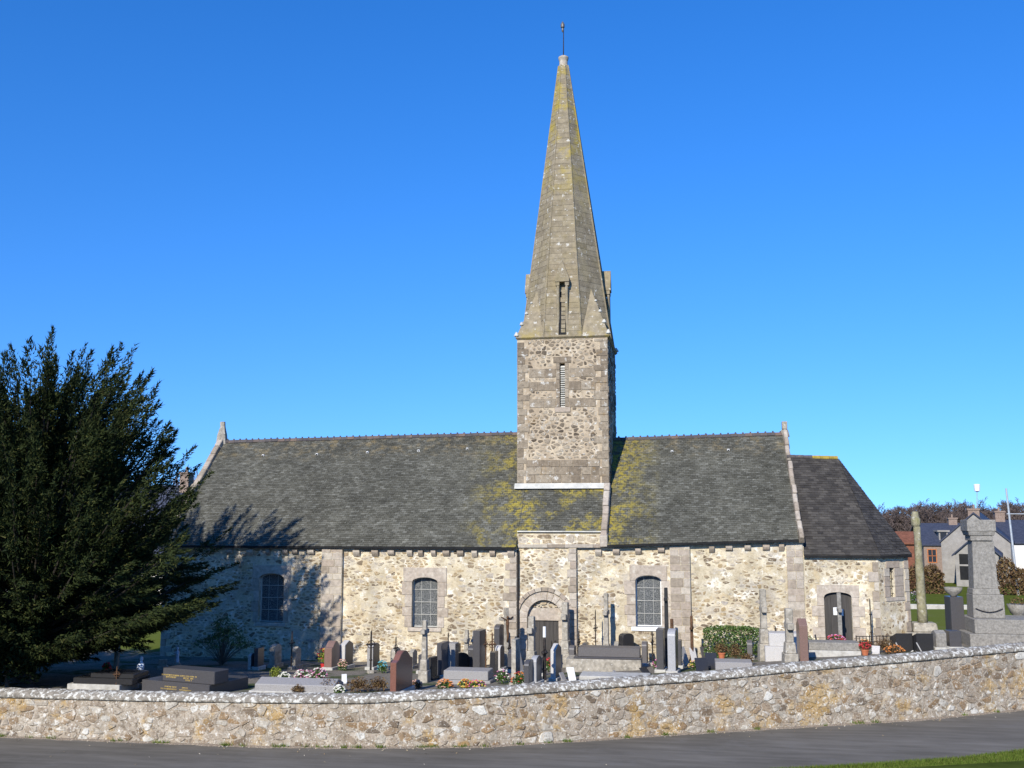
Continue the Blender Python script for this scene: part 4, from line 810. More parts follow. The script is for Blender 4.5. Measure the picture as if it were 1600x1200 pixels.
#PART2
# ------------------------------------------------------------------ graves
def place(name, px, py, rz, label, cat, group=None):
    g = G(px, py); o = empty(name, g-Vector((0, 0, .03)), rz, label, cat, group); return o, mpp(g), g
def outline(shape, w_, h):
    hw = w_/2
    if shape == 'flat': return [(-hw, 0), (hw, 0), (hw, h), (-hw, h)]
    if shape == 'round': return [(-hw, 0), (hw, 0)]+[(hw*math.cos(math.pi*i/10), h-hw*.55+hw*.55*math.sin(math.pi*i/10)) for i in range(11)]
    if shape == 'peak': return [(-hw, 0), (hw, 0), (hw, h*.86), (0, h), (-hw, h*.86)]
    if shape == 'ogee': return [(-hw, 0), (hw, 0), (hw, h*.78), (hw*.72, h*.82), (hw*.45, h*.93), (hw*.2, h*.99), (0, h), (-hw*.2, h*.99), (-hw*.45, h*.93), (-hw*.72, h*.82), (-hw, h*.78)]
    if shape == 'slant': return [(-hw, 0), (hw, 0), (hw, h*.72), (-hw, h)]
def LM(u, z, d): return Vector((u, -d, z))
def headstone(px, base, top, tpx, wid, shape, mat, label, rz=90, plinth=True, group=None):
    if 45 <= rz < 79: rz = 79+random.Random(px).uniform(0, 5)
    o, k, g = place('headstone', px, base, R(rz), label, 'headstone', group); h = HT(px, g, top); t = max(.09, tpx*k)
    mb = MB(); mb.extrude(outline(shape, wid, h), LM, -t/2, t/2); mb.build('slab', mat, o, False, bevel=.012)
    if mat in ('pale_granite', 'blue_granite', 'grey_granite'):
        mb = MB(); mb.extrude([(u*.9, .05+z*.94) for u, z in outline(shape, wid, h)], LM, t/2-.004, t/2+.006); mb.build('shade_panel', 'dark_granite', o, False)  # dark plate puts the face's shade into colour on pale stones
    if plinth:
        mb = MB(); mb.box(-wid/2-.06, wid/2+.06, -t/2-.07, t/2+.07, -.1, .16); mb.build('plinth', 'concrete' if 'granite' in mat and mat != 'black_granite' else mat, o, False, bevel=.015)
    return o
def stone_cross(px, base, top, wpx, label, mat='old_stone', ped=.3, arm=.34, rz=90, taper=.8, lean=0, armz=.74, group=None):
    if 45 <= rz < 80: rz = 80+random.Random(px).uniform(0, 6)
    o, k, g = place('stone_cross', px, base, R(rz), label, 'cross', group); h = HT(px, g, top); w_ = wpx*k
    o.rotation_euler = (0, R(lean), R(rz))
    mb = MB(); mb.box(-w_*1.15, w_*1.15, -w_*.95, w_*.95, -.15, ped*h*.55, top=.92); mb.box(-w_*.85, w_*.85, -w_*.72, w_*.72, ped*h*.55, ped*h, top=.85); mb.build('pedestal', mat, o, False, bevel=.02)
    mb = MB(); mb.box(-w_*.5, w_*.5, -w_*.48, w_*.48, ped*h, h, top=taper); mb.build('shaft', mat, o, False, bevel=.018)
    mb = MB(); a = arm; za = h*armz; mb.box(-a, a, -w_*.42, w_*.42, za-w_*.42, za+w_*.42); mb.build('crossbar', mat, o, False, bevel=.018); return o
def iron_cross(px, base, top, label, rz=60, mat='iron', r=.026, group=None, arm=.26):
    o, k, g = place('iron_cross', px, base, R(rz), label, 'cross', group); h = HT(px, g, top)
    mb = MB(); mb.box(-.12, .12, -.1, .1, -.1, .14); mb.build('base', 'old_stone', o, False, bevel=.02)
    mb = MB(); mb.tube([(0, 0, .1), (0, 0, h*.96), (0, 0, h)], [r*1.25, r, r*.3], 8); mb.lathe([(r*1.2, h*.3), (r*2, h*.32), (r*1.2, h*.35)], n=8); mb.build('post', mat, o, False)
    za = h*.68; mb = MB(); mb.tube([(-arm, 0, za), (-arm*.9, 0, za), (arm*.9, 0, za), (arm, 0, za)], [r*.4, r, r, r*.4], 8); mb.build('crossbar', mat, o, False)
    mb = MB()
    for s in (-1, 1):
        for q in (-1, 1): mb.tube([(s*arm*.12, 0, za+q*arm*.7), (s*arm*.5, 0, za+q*arm*.52), (s*arm*.7, 0, za+q*arm*.1)], [r*.5]*3, 5)
    mb.lathe([(.02, za-r*2), (r*2.6, za), (.02, za+r*2)], n=8); mb.build('scrollwork', mat, o, False); return o
def tomb(px0, px1, base, tiers, label, depth=.95, mats=('grey_granite',), group=None, cat='tomb', gable=False, rz=0, topd=None):
    g = G((px0+px1)/2, base); k = mpp(g); o = empty('tomb', g-Vector((0, 0, .03)), 0, label, cat, group); z = -.12
    for i, (a, b_, top) in enumerate(tiers):
        x0, x1 = P(a, base, g.y).x-g.x, P(b_, base, g.y).x-g.x; z1 = (base-top)*k; ins = i*.07; mb = MB(); mt = mats[min(i, len(mats)-1)]
        if gable and i == len(tiers)-1: mb.add([(x0, ins, z), (x1, ins, z), (x1, depth-ins, z), (x0, depth-ins, z), (x0, ins, z+(z1-z)*.55), (x1, ins, z+(z1-z)*.55), (x1, depth-ins, z+(z1-z)*.55), (x0, depth-ins, z+(z1-z)*.55), (x0+.02, depth/2, z1), (x1-.02, depth/2, z1)], [(0, 1, 5, 4), (1, 2, 6, 9, 5), (2, 3, 7, 6), (3, 0, 4, 8, 7), (4, 5, 9, 8), (7, 8, 9, 6)])
        else: mb.box(x0, x1, ins, (depth-ins) if i == 0 or not topd else topd, z, z1)
        mb.build(('kerb', 'slab', 'head_block', 'top_slab')[min(i, 3)], mt, o, False, bevel=.018); z = z1
    o.rotation_euler.z = R(rz)
    return o, g, k
def leaves(mb, c, rx, ry, rz_, n, size, rnd, shell=.5, up=.3):
    for _ in range(n):
        a, b_ = rnd.uniform(0, 6.283), math.asin(rnd.uniform(-.6, 1)); q = (shell+(1-shell)*rnd.random())
        p = Vector(c)+Vector((math.cos(a)*math.cos(b_)*rx*q, math.sin(a)*math.cos(b_)*ry*q, math.sin(b_)*rz_*q))
        d = Vector((rnd.gauss(0, 1), rnd.gauss(0, 1), rnd.gauss(up, 1))).normalized(); s = d.cross(Vector((rnd.gauss(0, 1), rnd.gauss(0, 1), rnd.gauss(0, 1)))).normalized(); l = size*rnd.uniform(.6, 1.3)
        mb.face([p-d*l*.5, p+s*l*.28, p+d*l*.5, p-s*l*.28], rnd.random())
def plant(px, base, wpx, hpx, label, bloom=None, leaf='laurel_leaf', pot=None, cat='flowers', seed=1, name='flower_bunch', nb=46, lift=0, group=None):
    rnd = random.Random(seed+int(px)); g = G(px, base); k = mpp(g); o = empty(name, g+Vector((0, 0, lift-.02)), 0, label, cat, group); rw, hh = wpx*k/2, hpx*k; z0 = 0
    if pot:
        ph = min(.24, hh*.5); mb = MB(); mb.lathe([(.09, 0), (.13, ph*.85), (.145, ph*.85), (.145, ph), (.11, ph)], n=14); mb.build('pot', pot, o, False); z0 = ph*.9; hh -= z0
    mb = MB(); leaves(mb, (0, 0, z0+hh*.42), rw, rw*.8, hh*.55, int(300+1500*rw), .06, rnd, .15)
    for i in range(5): mb.tube([(0, 0, z0-.02), (rnd.uniform(-.5, .5)*rw, rnd.uniform(-.4, .4)*rw, z0+hh*.5)], [.008, .004], 4, .2)
    mb.build('foliage', leaf, o, False)
    if bloom:
        for j, bl in enumerate(bloom if isinstance(bloom, tuple) else (bloom,)):
            mb = MB(); n = int(nb*(.5+rw*1.6))//(len(bloom) if isinstance(bloom, tuple) else 1)
            for _ in range(n):
                a = rnd.uniform(0, 6.283); b_ = math.asin(rnd.uniform(-.25, 1)); p = Vector((math.cos(a)*math.cos(b_)*rw*1.0, math.sin(a)*math.cos(b_)*rw*.85, z0+hh*.45+math.sin(b_)*hh*.55)); s = rnd.uniform(.025, .05); t = rnd.random()
                nv = [p+Vector((s*x, s*y, s*z)) for x, y, z in ((1, 0, 0), (0, 1, 0), (-1, 0, 0), (0, -1, 0), (0, 0, .8), (0, 0, -.6))]; mb.add(nv, [(0, 1, 4), (1, 2, 4), (2, 3, 4), (3, 0, 4), (1, 0, 5), (2, 1, 5), (3, 2, 5), (0, 3, 5)], t)
            mb.build('blooms', 'bloom_'+bl, o, False, kind='stuff')
    return o
def plaque(px, base, wpx, hpx, label, mat='dark_granite', tilt=-25, rz=20, lift=0, group=None):
    g = G(px, base); k = mpp(g); o = empty('memorial_plaque', g+Vector((0, 0, lift)), R(rz), label, 'plaque', group); w_, h = wpx*k, hpx*k
    mb = MB(); rt = Matrix.Rotation(R(tilt), 3, 'X'); mb.box(-w_/2, w_/2, -.02, .02, 0, h, rot=rt, c=(0, 0, 0)); mb.build('face', mat, o, False, bevel=.006)
    mb = MB(); mb.box(-w_*.4, w_*.4, -.06, .1, -.05, .05); mb.build('foot', mat, o, False, bevel=.01); return o
def figure(px, base, top, label, mat='glaze', lift=0):
    g = G(px, base); k = mpp(g); h = (base-top)*k; o = empty('grave_statuette', g+Vector((0, 0, lift)), 0, label, 'statuette')
    mb = MB(); mb.lathe([(h*.16, 0), (h*.17, h*.06), (h*.1, h*.09)], n=10); mb.build('base', 'concrete', o, False)
    mb = MB(); mb.lathe([(h*.12, h*.08), (h*.14, h*.12), (h*.1, h*.4), (h*.125, h*.6), (h*.12, h*.7), (h*.05, h*.78), (h*.055, h*.82), (h*.08, h*.89), (h*.06, h*.97), (h*.01, h)], n=12); mb.tube([(-h*.11, -.01, h*.68), (-h*.1, -h*.1, h*.55), (0, -h*.14, h*.62)], [h*.04, h*.035, h*.03], 6); mb.tube([(h*.11, -.01, h*.68), (h*.1, -h*.1, h*.55), (0, -h*.14, h*.62)], [h*.04, h*.035, h*.03], 6); mb.build('robed_figure', mat, o, False, smooth=True); return o
def lettering(o, x0, x1, y, rows, h, seed):
    rnd = random.Random(seed); mb = MB()
    for z, a, b_ in rows:
        x = x0+(x1-x0)*a; e = x0+(x1-x0)*b_
        while x < e:
            w_ = h*rnd.uniform(.4, .75)
            if rnd.random() < .16: x += h*.6; continue
            st = h*.18; mb.box(x, x+st, y-.003, y, z, z+h); mb.box(x, x+w_, y-.003, y, z+h*rnd.choice((0, .42, .82)), z+h*rnd.choice((.18, .6, 1.0)) if False else z+h) if False else mb.box(x+st, x+w_, y-.003, y, z+h*.8, z+h)
            if rnd.random() < .6: mb.box(x+w_-st, x+w_, y-.003, y, z+h*rnd.choice((0, .4)), z+h*.8)
            if rnd.random() < .5: mb.box(x+st, x+w_-st, y-.003, y, z+h*.38, z+h*.54)
            x += w_+h*.22
    mb.build('lettering', 'gold', o, False)
# --- front row, left to right
o, g, k = tomb(200, 368, 1083, [(208, 334, 1066), (244, 340, 1046)], 'polished dark granite tomb with rows of gold lettering', 1.9, ('dark_granite', 'dark_granite'), rz=-14, topd=.75)
x0, x1 = P(243, 1083, g.y).x-g.x, P(308, 1083, g.y).x-g.x
lettering(o, x0, x1, .068, [(17*k+.17, 0, .47), (17*k+.11, .12, .4), (17*k+.17, .52, .98), (17*k+.11, .62, .9), (17*k+.05, .66, .86)], .045, 3); lettering(o, x0, x1, -.002, [(.17, .1, .48), (.1, .02, .48), (.17, .62, .8), (.1, .56, .9)], .04, 4)
tomb(104, 206, 1081, [(104, 186, 1069), (111, 204, 1060), (136, 204, 1053)], 'low dark slab tomb on a pale kerb beneath the yew', 1.2, ('concrete', 'black_granite', 'black_granite'))
figure(219, 1068, 1029, 'small blue and white glazed statuette leaning beside the gold lettered tomb', lift=.05)
figure(276, 1049, 1024, 'small blue and white glazed statuette behind the gold lettered tomb', lift=.3)
plant(166, 1062, 14, 16, 'red flowers in a vase on the dark slab tomb', 'red', lift=.25)
iron_cross(181, 1081, 1040, 'thin rusty iron cross in front of the dark slab tomb', 20, 'rust_iron', .018, arm=.12)
stone_cross(276, 1040, 1008, 6, 'short stone post cross in the shade beside the leafy shrub', ped=.2, arm=.12, rz=20)
headstone(254, 1046, 1030, 6, .3, 'flat', 'old_stone', 'tiny weathered marker stone in the shade of the yew', 30)
headstone(393, 1046, 1021, 5, .35, 'round', 'pale_granite', 'small leaning white marker beside the leafy shrub', 50, False)
tomb(395, 521, 1084, [(388, 524, 1080), (396, 521, 1062)], 'pale grey granite slab grave with rounded top near the boundary wall', 1.0, ('concrete', 'grey_granite'), gable=True)
plant(466, 1084, 22, 16, 'small dry brown heather tuft against the pale slab grave', None, 'dry_leaf', cat='plant', name='heather_tuft')
plant(430, 1062, 20, 22, 'bright yellow green conifer tuft behind the pale slab grave', None, 'yellow_leaf', cat='plant', name='dwarf_conifer')
plant(443, 1062, 20, 12, 'white chrysanthemums behind the pale slab grave', 'white', nb=70)
plant(473, 1064, 26, 18, 'pink chrysanthemums on the left end of the pink row', ('pink', 'white'), nb=80); plant(496, 1064, 30, 20, 'large pink chrysanthemums beside the heather bushes', ('pink', 'white'), nb=80)
plant(506, 1046, 22, 34, 'red pot of yellow and red flowers by the brown headstone', ('yellow', 'red'), 'yellow_leaf', 'red_plastic')
headstone(519, 1046, 1001, 13, .75, 'ogee', 'brown_granite', 'brown granite headstone with wavy top behind the red pot', 75)
headstone(541, 1044, 1000, 9, .7, 'peak', 'pale_granite', 'weathered pale headstone with peaked top beside the brown wavy headstone', 70)
plant(535, 1048, 15, 18, 'peach flowers at the foot of the peaked pale headstone', 'peach')
iron_cross(579, 1052, 985, 'black cast iron cross with knobbed arms among the flowers', 35, 'iron', .034, arm=.2)
headstone(583, 1046, 1004, 10, .6, 'round', 'grey_granite', 'rounded grey headstone behind the black iron cross', 60)
plant(597, 1052, 16, 20, 'teal blue flowers to the right of the black iron cross', 'teal')
plant(513, 1083, 36, 24, 'brown heather bush nearest the pink chrysanthemums', None, 'dry_leaf', cat='bush', name='heather_bush'); plant(560, 1082, 40, 26, 'brown heather bush in the middle of the wall side bed', None, 'dry_leaf', cat='bush', name='heather_bush'); plant(590, 1081, 34, 26, 'brown heather bush beside the red granite headstone', None, 'dry_leaf', cat='bush', name='heather_bush')
plant(530, 1086, 18, 16, 'cream flowers in front of the heather bushes', 'white', nb=60)
plaque(538, 1068, 8, 14, 'small white marble plaque among the heather bushes', 'white_paint', -10, 30)
headstone(627, 1083, 1016, 10, 1.35, 'ogee', 'red_granite', 'polished red granite headstone with curved top by the boundary wall', 52)
stone_cross(663, 1066, 969, 8.5, 'tall old stone cross with rounded head behind the red granite headstone', ped=.38, arm=.26, rz=70, armz=.82)
headstone(676, 1062, 1026, 6, .5, 'flat', 'black_granite', 'low black block headstone beside the tall old stone cross', 62)
plant(651, 1076, 18, 14, 'dark vase of dried flowers beside the red granite headstone', 'peach', 'dry_leaf')
o, g, k = tomb(686, 762, 1069, [(686, 766, 1062), (692, 762, 1048)], 'grey granite kerbed grave behind the row of orange flowers', 1.0, ('grey_granite', 'grey_granite'))
headstone(692, 1058, 1003, 8, .8, 'flat', 'dark_granite', 'dark flat topped headstone at the end of the grey kerbed grave', 62); headstone(705, 1056, 1004, 18, .5, 'flat', 'grey_granite', 'broad light grey headstone at the head of the grey kerbed grave', 88)
headstone(719, 1052, 1019, 10, .6, 'round', 'black_granite', 'low black rounded headstone behind the grey kerbed grave', 40)
for px, base, wpx, bl, lb in ((695, 1076, 26, ('orange', 'peach'), 'orange flower trough in front of the grey kerbed grave'), (728, 1076, 24, ('orange', 'yellow'), 'orange and yellow flowers beside the orange trough'), (746, 1077, 26, ('red', 'pink', 'yellow'), 'mixed red and pink flowers at the end of the flower row')): plant(px, base, wpx, 15, lb, bl, nb=80)
plant(738, 1050, 18, 16, 'white flowers on the grey kerbed grave', 'white', lift=.2)
stone_cross(729, 1046, 984, 7, 'grey stone cross between the rounded black headstone and dark slab', ped=.5, arm=.2, rz=75); stone_cross(740, 1044, 985, 5, 'slim grey stone cross beside the tall dark slab', ped=.45, arm=.2, rz=80)
headstone(740, 1050, 1007, 10, .6, 'round', 'dark_granite', 'rounded dark headstone in front of the slim grey cross', 70)
headstone(749, 1052, 984, 11, .75, 'flat', 'dark_granite', 'tall flat topped dark granite slab headstone', 66)
iron_cross(759, 1052, 985, 'slender rusty iron cross beside the tall dark slab', 70, 'rust_iron', .022, arm=.16); iron_cross(769, 1046, 988, 'ornate rusty iron cross left of the stone crucifix', 40, 'rust_iron', .03, arm=.18)
headstone(780, 1042, 975, 9, .6, 'round', 'dark_granite', 'narrow rounded dark headstone before the stone crucifix', 72); headstone(781, 1048, 1008, 8, .5, 'round', 'pale_granite', 'small white rounded headstone below the crucifix', 70)
# stone crucifix with its figure
o, k, g = place('stone_crucifix', 791, 1044, R(35), 'pale stone crucifix carrying a carved figure beside the portal', 'cross'); h = HT(791, g, 950)
mb = MB(); mb.box(-.22, .22, -.2, .2, -.1, h*.28, top=.8); mb.build('pedestal', 'old_stone', o, False, bevel=.02)
mb = MB(); mb.box(-.08, .08, -.07, .07, h*.28, h); mb.build('shaft', 'old_stone', o, False, bevel=.012); mb = MB(); mb.box(-.3, .3, -.065, .065, h*.8, h*.8+.13); mb.build('crossbar', 'old_stone', o, False, bevel=.012)
mb = MB(); mb.tube([(0, -.1, h*.45), (.02, -.13, h*.55), (0, -.12, h*.66), (0, -.13, h*.76), (0, -.11, h*.82)], [.03, .05, .055, .075, .04], 8); mb.tube([(0, -.12, h*.79), (-.14, -.1, h*.83), (-.27, -.09, h*.86)], [.03, .025, .02], 6); mb.tube([(0, -.12, h*.79), (.14, -.1, h*.83), (.27, -.09, h*.86)], [.03, .025, .02], 6); mb.lathe([(.01, 0), (.05, .04), (.055, .09), (.02, .13)], (0, -.14, h*.82), 8); mb.build('carved_figure', 'rust_iron', o, False, smooth=True)
plant(785, 1068, 24, 22, 'white and pink flowers beneath the stone crucifix', ('white', 'pink')); plant(812, 1072, 26, 22, 'orange and red flowers beside the thin dark slab', ('orange', 'red'))
headstone(806, 1071, 998, 7, .55, 'flat', 'old_stone', 'thin tall stone slab standing close to the boundary wall', 74)
plaque(815, 1050, 10, 30, 'leaning grey slab beside the portal crosses', 'grey_granite', -14, 60)
stone_cross(831, 1046, 963, 10, 'thick stone cross standing before the portal door, left of the door', ped=.36, arm=.32, rz=78, taper=.95); stone_cross(884, 1042, 941, 10, 'thick stone cross standing to the right of the portal door', ped=.42, arm=.32, rz=80, taper=.95, armz=.78)
headstone(827, 1072, 1030, 8, .6, 'round', 'dark_granite', 'left one of two small rounded dark headstones close together', 68); headstone(838, 1070, 1024, 9, .6, 'round', 'blue_granite', 'right one of two small rounded headstones close together', 64)
o = iron_cross(851, 1068, 996, 'black metal post cross topped by a white tube before the door', 80, 'iron', .05, arm=.2)
h = 72*mpp(G(851, 1068)); mb = MB(); mb.tube([(0, 0, h), (0, 0, h+.34)], [.055, .05], 10); mb.build('white_tube', 'white_paint', o, False)
headstone(869, 1063, 1005, 8, .75, 'peak', 'pale_granite', 'pointed headstone with white edge and shade-darkened face before the door', 58)
plant(857, 1050, 10, 22, 'red and green potted plant before the portal door', 'red')
o, g, k = tomb(884, 1002, 1050, [(884, 1002, 1030), (896, 1002, 1027), (903, 1000, 1013)], 'long grey stone sarcophagus tomb on a mottled plinth', 1.1, ('old_stone', 'dark_granite', 'mid_granite'))
plant(956, 1042, 24, 12, 'orange and yellow flowers on the long sarcophagus', ('orange', 'yellow'), lift=.25); plant(980, 1041, 14, 10, 'small orange posy on the long sarcophagus', 'orange', lift=.28)
iron_cross(931, 1030, 952, 'thin black iron cross behind the long sarcophagus', 70, 'iron', .022, arm=.2); stone_cross(948, 1032, 927, 8, 'tall pale stone cross on a block behind the long sarcophagus', ped=.32, arm=.3, rz=66)
plant(938, 1028, 18, 22, 'purple flowers at the foot of the tall pale cross', 'purple', 'dry_leaf', lift=.2); headstone(979, 1034, 989, 12, .55, 'round', 'black_granite', 'rounded black headstone behind the long sarcophagus', 40)
plaque(895, 1064, 12, 22, 'tilted white plaque by the boundary wall', 'white_paint', -30, 30); plaque(882, 1064, 10, 14, 'small grey plaque next to the tilted white plaque', 'grey_granite', -30, 60); plaque(912, 1063, 12, 12, 'small dark plaque next to the tilted white plaque', 'dark_granite', -40, 10)
tomb(905, 1010, 1064, [(905, 1015, 1056)], 'low pale stone kerb grave in front of the sarcophagus', 1.0, ('concrete',)); plaque(965, 1058, 6, 12, 'thin tilted plaque on the low pale kerb grave', 'grey_granite', -40, 60); plaque(1012, 1054, 18, 14, 'dark tilted plaque at the end of the low pale kerb grave', 'black_granite', -45, 60)
headstone(1033, 1050, 982, 11, .7, 'flat', 'dark_granite', 'tall dark slab headstone left of the black tall cross', 86); stone_cross(1043, 1046, 918, 7, 'very tall slim black cross beside the choir window', 'black_granite', .25, .22, 70, armz=.86)
headstone(1052, 1052, 982, 12, .75, 'round', 'blue_granite', 'tall rounded light grey headstone beside the black tall cross', 78); stone_cross(1051, 1036, 967, 6, 'short brown cross behind the rounded light grey headstone', 'rust_iron', .2, .16, 70)
stone_cross(1082, 1036, 962, 5, 'rusty brown iron cross standing against the buttress', 'rust_iron', .2, .2, 60); plant(1026, 1046, 12, 16, 'pink flowers beside the tall dark slab', 'pink')
for i, (px, base, wp, hp, mt, lb) in enumerate(((1066, 1044, 8, 34, 'blue_granite', 'blue grey plaque leaning next to the rounded light grey headstone'), (1074, 1040, 12, 30, 'grey_granite', 'light grey leaning slab among the plaques'), (1086, 1036, 10, 24, 'pale_granite', 'white plaque behind the yellow flowers'), (1098, 1050, 20, 22, 'black_granite', 'black square plaque in front of the yellow flowers'), (1113, 1046, 18, 26, 'black_granite', 'large black plaque right of the yellow flowers'), (1103, 1030, 12, 20, 'dark_granite', 'dark book shaped plaque near the hedge'), (1142, 1046, 12, 14, 'dark_granite', 'small dark plaque on the grey slab by the hedge'), (1153, 1044, 10, 14, 'black_granite', 'small black plaque on the grey slab by the hedge'))): plaque(px, base, wp, hp, lb, mt, -22, (60, 50, 30, 20, 12, 30, 50, 40)[i], .0)
plant(1085, 1046, 18, 14, 'yellow and pink flowers among the dark plaques', ('yellow', 'peach')); tomb(1118, 1176, 1048, [(1118, 1176, 1034)], 'plain grey slab grave before the laurel hedge', .9, ('grey_granite',))
plant(1128, 1036, 22, 26, 'terracotta pot of brown heather by the laurel hedge', None, 'dry_leaf', 'terracotta', 'plant', name='potted_heather', lift=.15); plant(1150, 1036, 24, 26, 'brown heather clump on the grey slab before the hedge', None, 'dry_leaf', cat='plant', name='heather_clump', lift=.15); plant(1168, 1040, 22, 16, 'dry yellowish plant at the hedge end of the grey slab', None, 'dry_leaf', cat='plant', name='dry_plant', lift=.1)
# laurel hedge
g0 = G(1147, 1024); g0.y = min(g0.y, -.75); g0.z = gz(g0.x, g0.y); k = mpp(g0); o = empty('laurel_hedge', g0, 0, 'clipped green laurel hedge against the choir wall', 'hedge'); rnd = random.Random(14); mb = MB(); hw, hh = 47*k, P(1147, 979, g0.y).z-g0.z
for _ in range(3800):
    x = rnd.uniform(-hw, hw); z = rnd.uniform(0, hh); y = rnd.uniform(-.5, .5); m_ = rnd.random()
    if m_ < .5: y = -.5+abs(rnd.gauss(0, .08))
    elif m_ < .75: z = hh-abs(rnd.gauss(0, .08))
    ed = 1-.12*abs(x/hw)**4; z *= ed*(1+.06*noise.noise(Vector((x*2, 0, 1)))); y *= 1+.15*noise.noise(Vector((x*1.5, z*1.5, 4)))
    d = Vector((rnd.gauss(0, 1), rnd.gauss(-.3, 1), rnd.gauss(.5, .7))).normalized(); s = d.cross(Vector((rnd.gauss(0, 1), rnd.gauss(0, 1), rnd.gauss(0, 1)))).normalized(); l = rnd.uniform(.07, .13); p = Vector((x, y, z)); mb.face([p-d*l*.5, p+s*l*.25, p+d*l*.5, p-s*l*.25], rnd.random())
mb.build('foliage', 'laurel_leaf', o, False)
for i in range(7): mb = MB(); mb.tube([(-hw*.85+i*hw*.28, 0, -.05), (-hw*.85+i*hw*.28+.05, .05, hh*.7)], [.03, .012], 5); mb.build('stem', 'bark', o, False)
plant(1262, 1012, 22, 26, 'small green laurel clump beside the corner strip of the choir', None, 'laurel_leaf', cat='bush', name='laurel_clump'); plant(1236, 1012, 20, 22, 'red flowers and leaves on top of the pale stepped tomb', 'red', 'laurel_leaf', lift=.3)
# --- right hand graves
stone_cross(1195, 1032, 921, 10, 'tall mottled stone cross right of the laurel hedge', 'old_stone', .45, .3, 96, .9, armz=.72); stone_cross(1235, 1040, 951, 12, 'stout stone cross with dark banded shaft before the stepped tomb', 'old_stone', .42, .32, 96, .95, armz=.7); headstone(1255, 1038, 966, 13, .5, 'peak', 'brown_granite', 'brown stone pillar marker beside the stout stone cross', 96)
tomb(1196, 1262, 1032, [(1196, 1262, 1010), (1203, 1262, 990)], 'stepped pale granite tomb between two stone crosses', 1.0, ('pale_granite', 'pale_granite')); tomb(1262, 1345, 1026, [(1262, 1346, 1016), (1262, 1345, 1004)], 'long grey slab tomb with pink flowers before the sacristy door', 1.0, ('concrete', 'granite_block')); plaque(1278, 1016, 5, 20, 'thin leaning plaque on the long grey slab tomb', 'dark_granite', -10, 70, .1)
plant(1307, 1020, 28, 12, 'pink flower trough on the long grey slab tomb', ('pink', 'red'), lift=.38, nb=90); plant(1352, 1024, 18, 20, 'dark red potted plant at the end of the grey slab tomb', 'red', 'dry_leaf', 'rusty_sheet' if False else 'terracotta'); plaque(1368, 1022, 12, 14, 'small white marble book plaque before the railing', 'pale_granite', -35, -20)
plant(1382, 1020, 34, 26, 'round tuft of brown dry heather before the railing', None, 'dry_leaf', cat='plant', name='heather_tuft'); plant(1352, 1012, 18, 14, 'orange flowers behind the dark red potted plant', 'orange'); plant(1398, 1022, 30, 14, 'low orange brown plant beside the black slanted headstones', 'orange', 'dry_leaf', nb=50)
iron_cross(1362, 1004, 935, 'slim black iron cross before the sacristy wall', 80, 'iron', .022, arm=.16)
o, k, g = place('wayside_cross', 1314, 1014, R(90), 'slender dark post cross standing in front of the sacristy door', 'cross'); h = HT(1314, g, 926); mb = MB(); mb.box(-.07, .07, -.075, .075, -.1, h); mb.build('shaft', 'granite_block', o, False, bevel=.015); mb = MB(); mb.box(-.28, .28, -.07, .07, h*.66, h*.66+.14); mb.build('crossbar', 'granite_block', o, False, bevel=.015); mb = MB(); mb.lathe([(.01, 0), (.06, .03), (.06, .08), (.01, .12)], (.12, 0, h*.78), 8); mb.build('medallion', 'white_paint', o, False)
# iron railing: rails and each bar
ga, gb = G(1336, 1000), G(1421, 998); ga.y = -.9; gb.y = -.75; ga.z = gz(ga.x, ga.y); gb.z = gz(gb.x, gb.y); o = empty('iron_railing', ga, 0, 'low black iron railing with crossed bars before the sacristy', 'railing'); L_ = gb-ga; hr = 19*mpp(ga)
for t in (.1, .55, .98): mb = MB(); mb.tube([ga+Vector((0, 0, hr*t)), gb+Vector((0, 0, hr*t))], [.016, .016], 6); mb.build('rail', 'iron', o)
for i in range(17): q = ga+L_*i/16; mb = MB(); mb.tube([q-Vector((0, 0, .05)), q+Vector((0, 0, hr*(1.06 if i % 4 == 0 else 1)))], [.014 if i % 4 else .022]*2, 6); mb.build('bar', 'iron', o)
for i, (px, lb) in enumerate(((1409, 'black slanted headstone with white edge right of the railing'), (1441, 'black slanted headstone with white edge beside the column cross base'))):
    o = headstone(px, 1018, 988, 26, .6, 'slant', 'black_granite', lb, 100, False); k = mpp(G(px, 1018)); mb = MB(); mb.tube([(-.31, -.3, .1), (-.31, -.12, .0), (-.31, .12, .0), (-.31, .32, .38)], [.022]*4, 6); mb.build('white_edge', 'pale_granite', o, False)
headstone(1468, 1016, 984, 16, .5, 'peak', 'granite_block', 'short grey gabled stone beside the black slanted headstones', 96); tomb(1434, 1476, 1016, [(1434, 1476, 1006)], 'low grey kerb grave below the column cross', .9, ('granite_block',))
headstone(1490, 1015, 985, 18, .5, 'flat', 'dark_granite', 'dark square block headstone under the planter', 96)
# column cross
o, k, g = place('column_cross', 1444, 1000, 0, 'tall mossy granite column with small carved head on a stone base', 'cross'); H_ = 200*k; b_h = 28*k
mb = MB(); mb.box(-.6, .62, -.5, .5, -.15, b_h*.5); mb.box(-.48, .5, -.4, .4, b_h*.5, b_h, top=.9); mb.build('base', 'old_stone', o, False, bevel=.04)
mb = MB(); n = 9; mb.tube([(-.02-.03*i/n+.006*math.sin(i*2), 0, b_h-.03+(H_-b_h-.6)*i/n) for i in range(n+1)], [.205-.07*i/n+.006*math.sin(i*3) for i in range(n+1)], 10); mb.build('shaft', 'mossy_stone', o, False, smooth=True)
mb = MB(); mb.tube([(-.06, 0, H_-.66), (-.08, 0, H_-.55), (-.08, 0, H_-.36), (-.1, 0, H_-.2), (-.09, 0, H_)], [.13, .19, .2, .16, .13], 8); mb.build('carved_head', 'mossy_stone', o, False, bevel=.02)
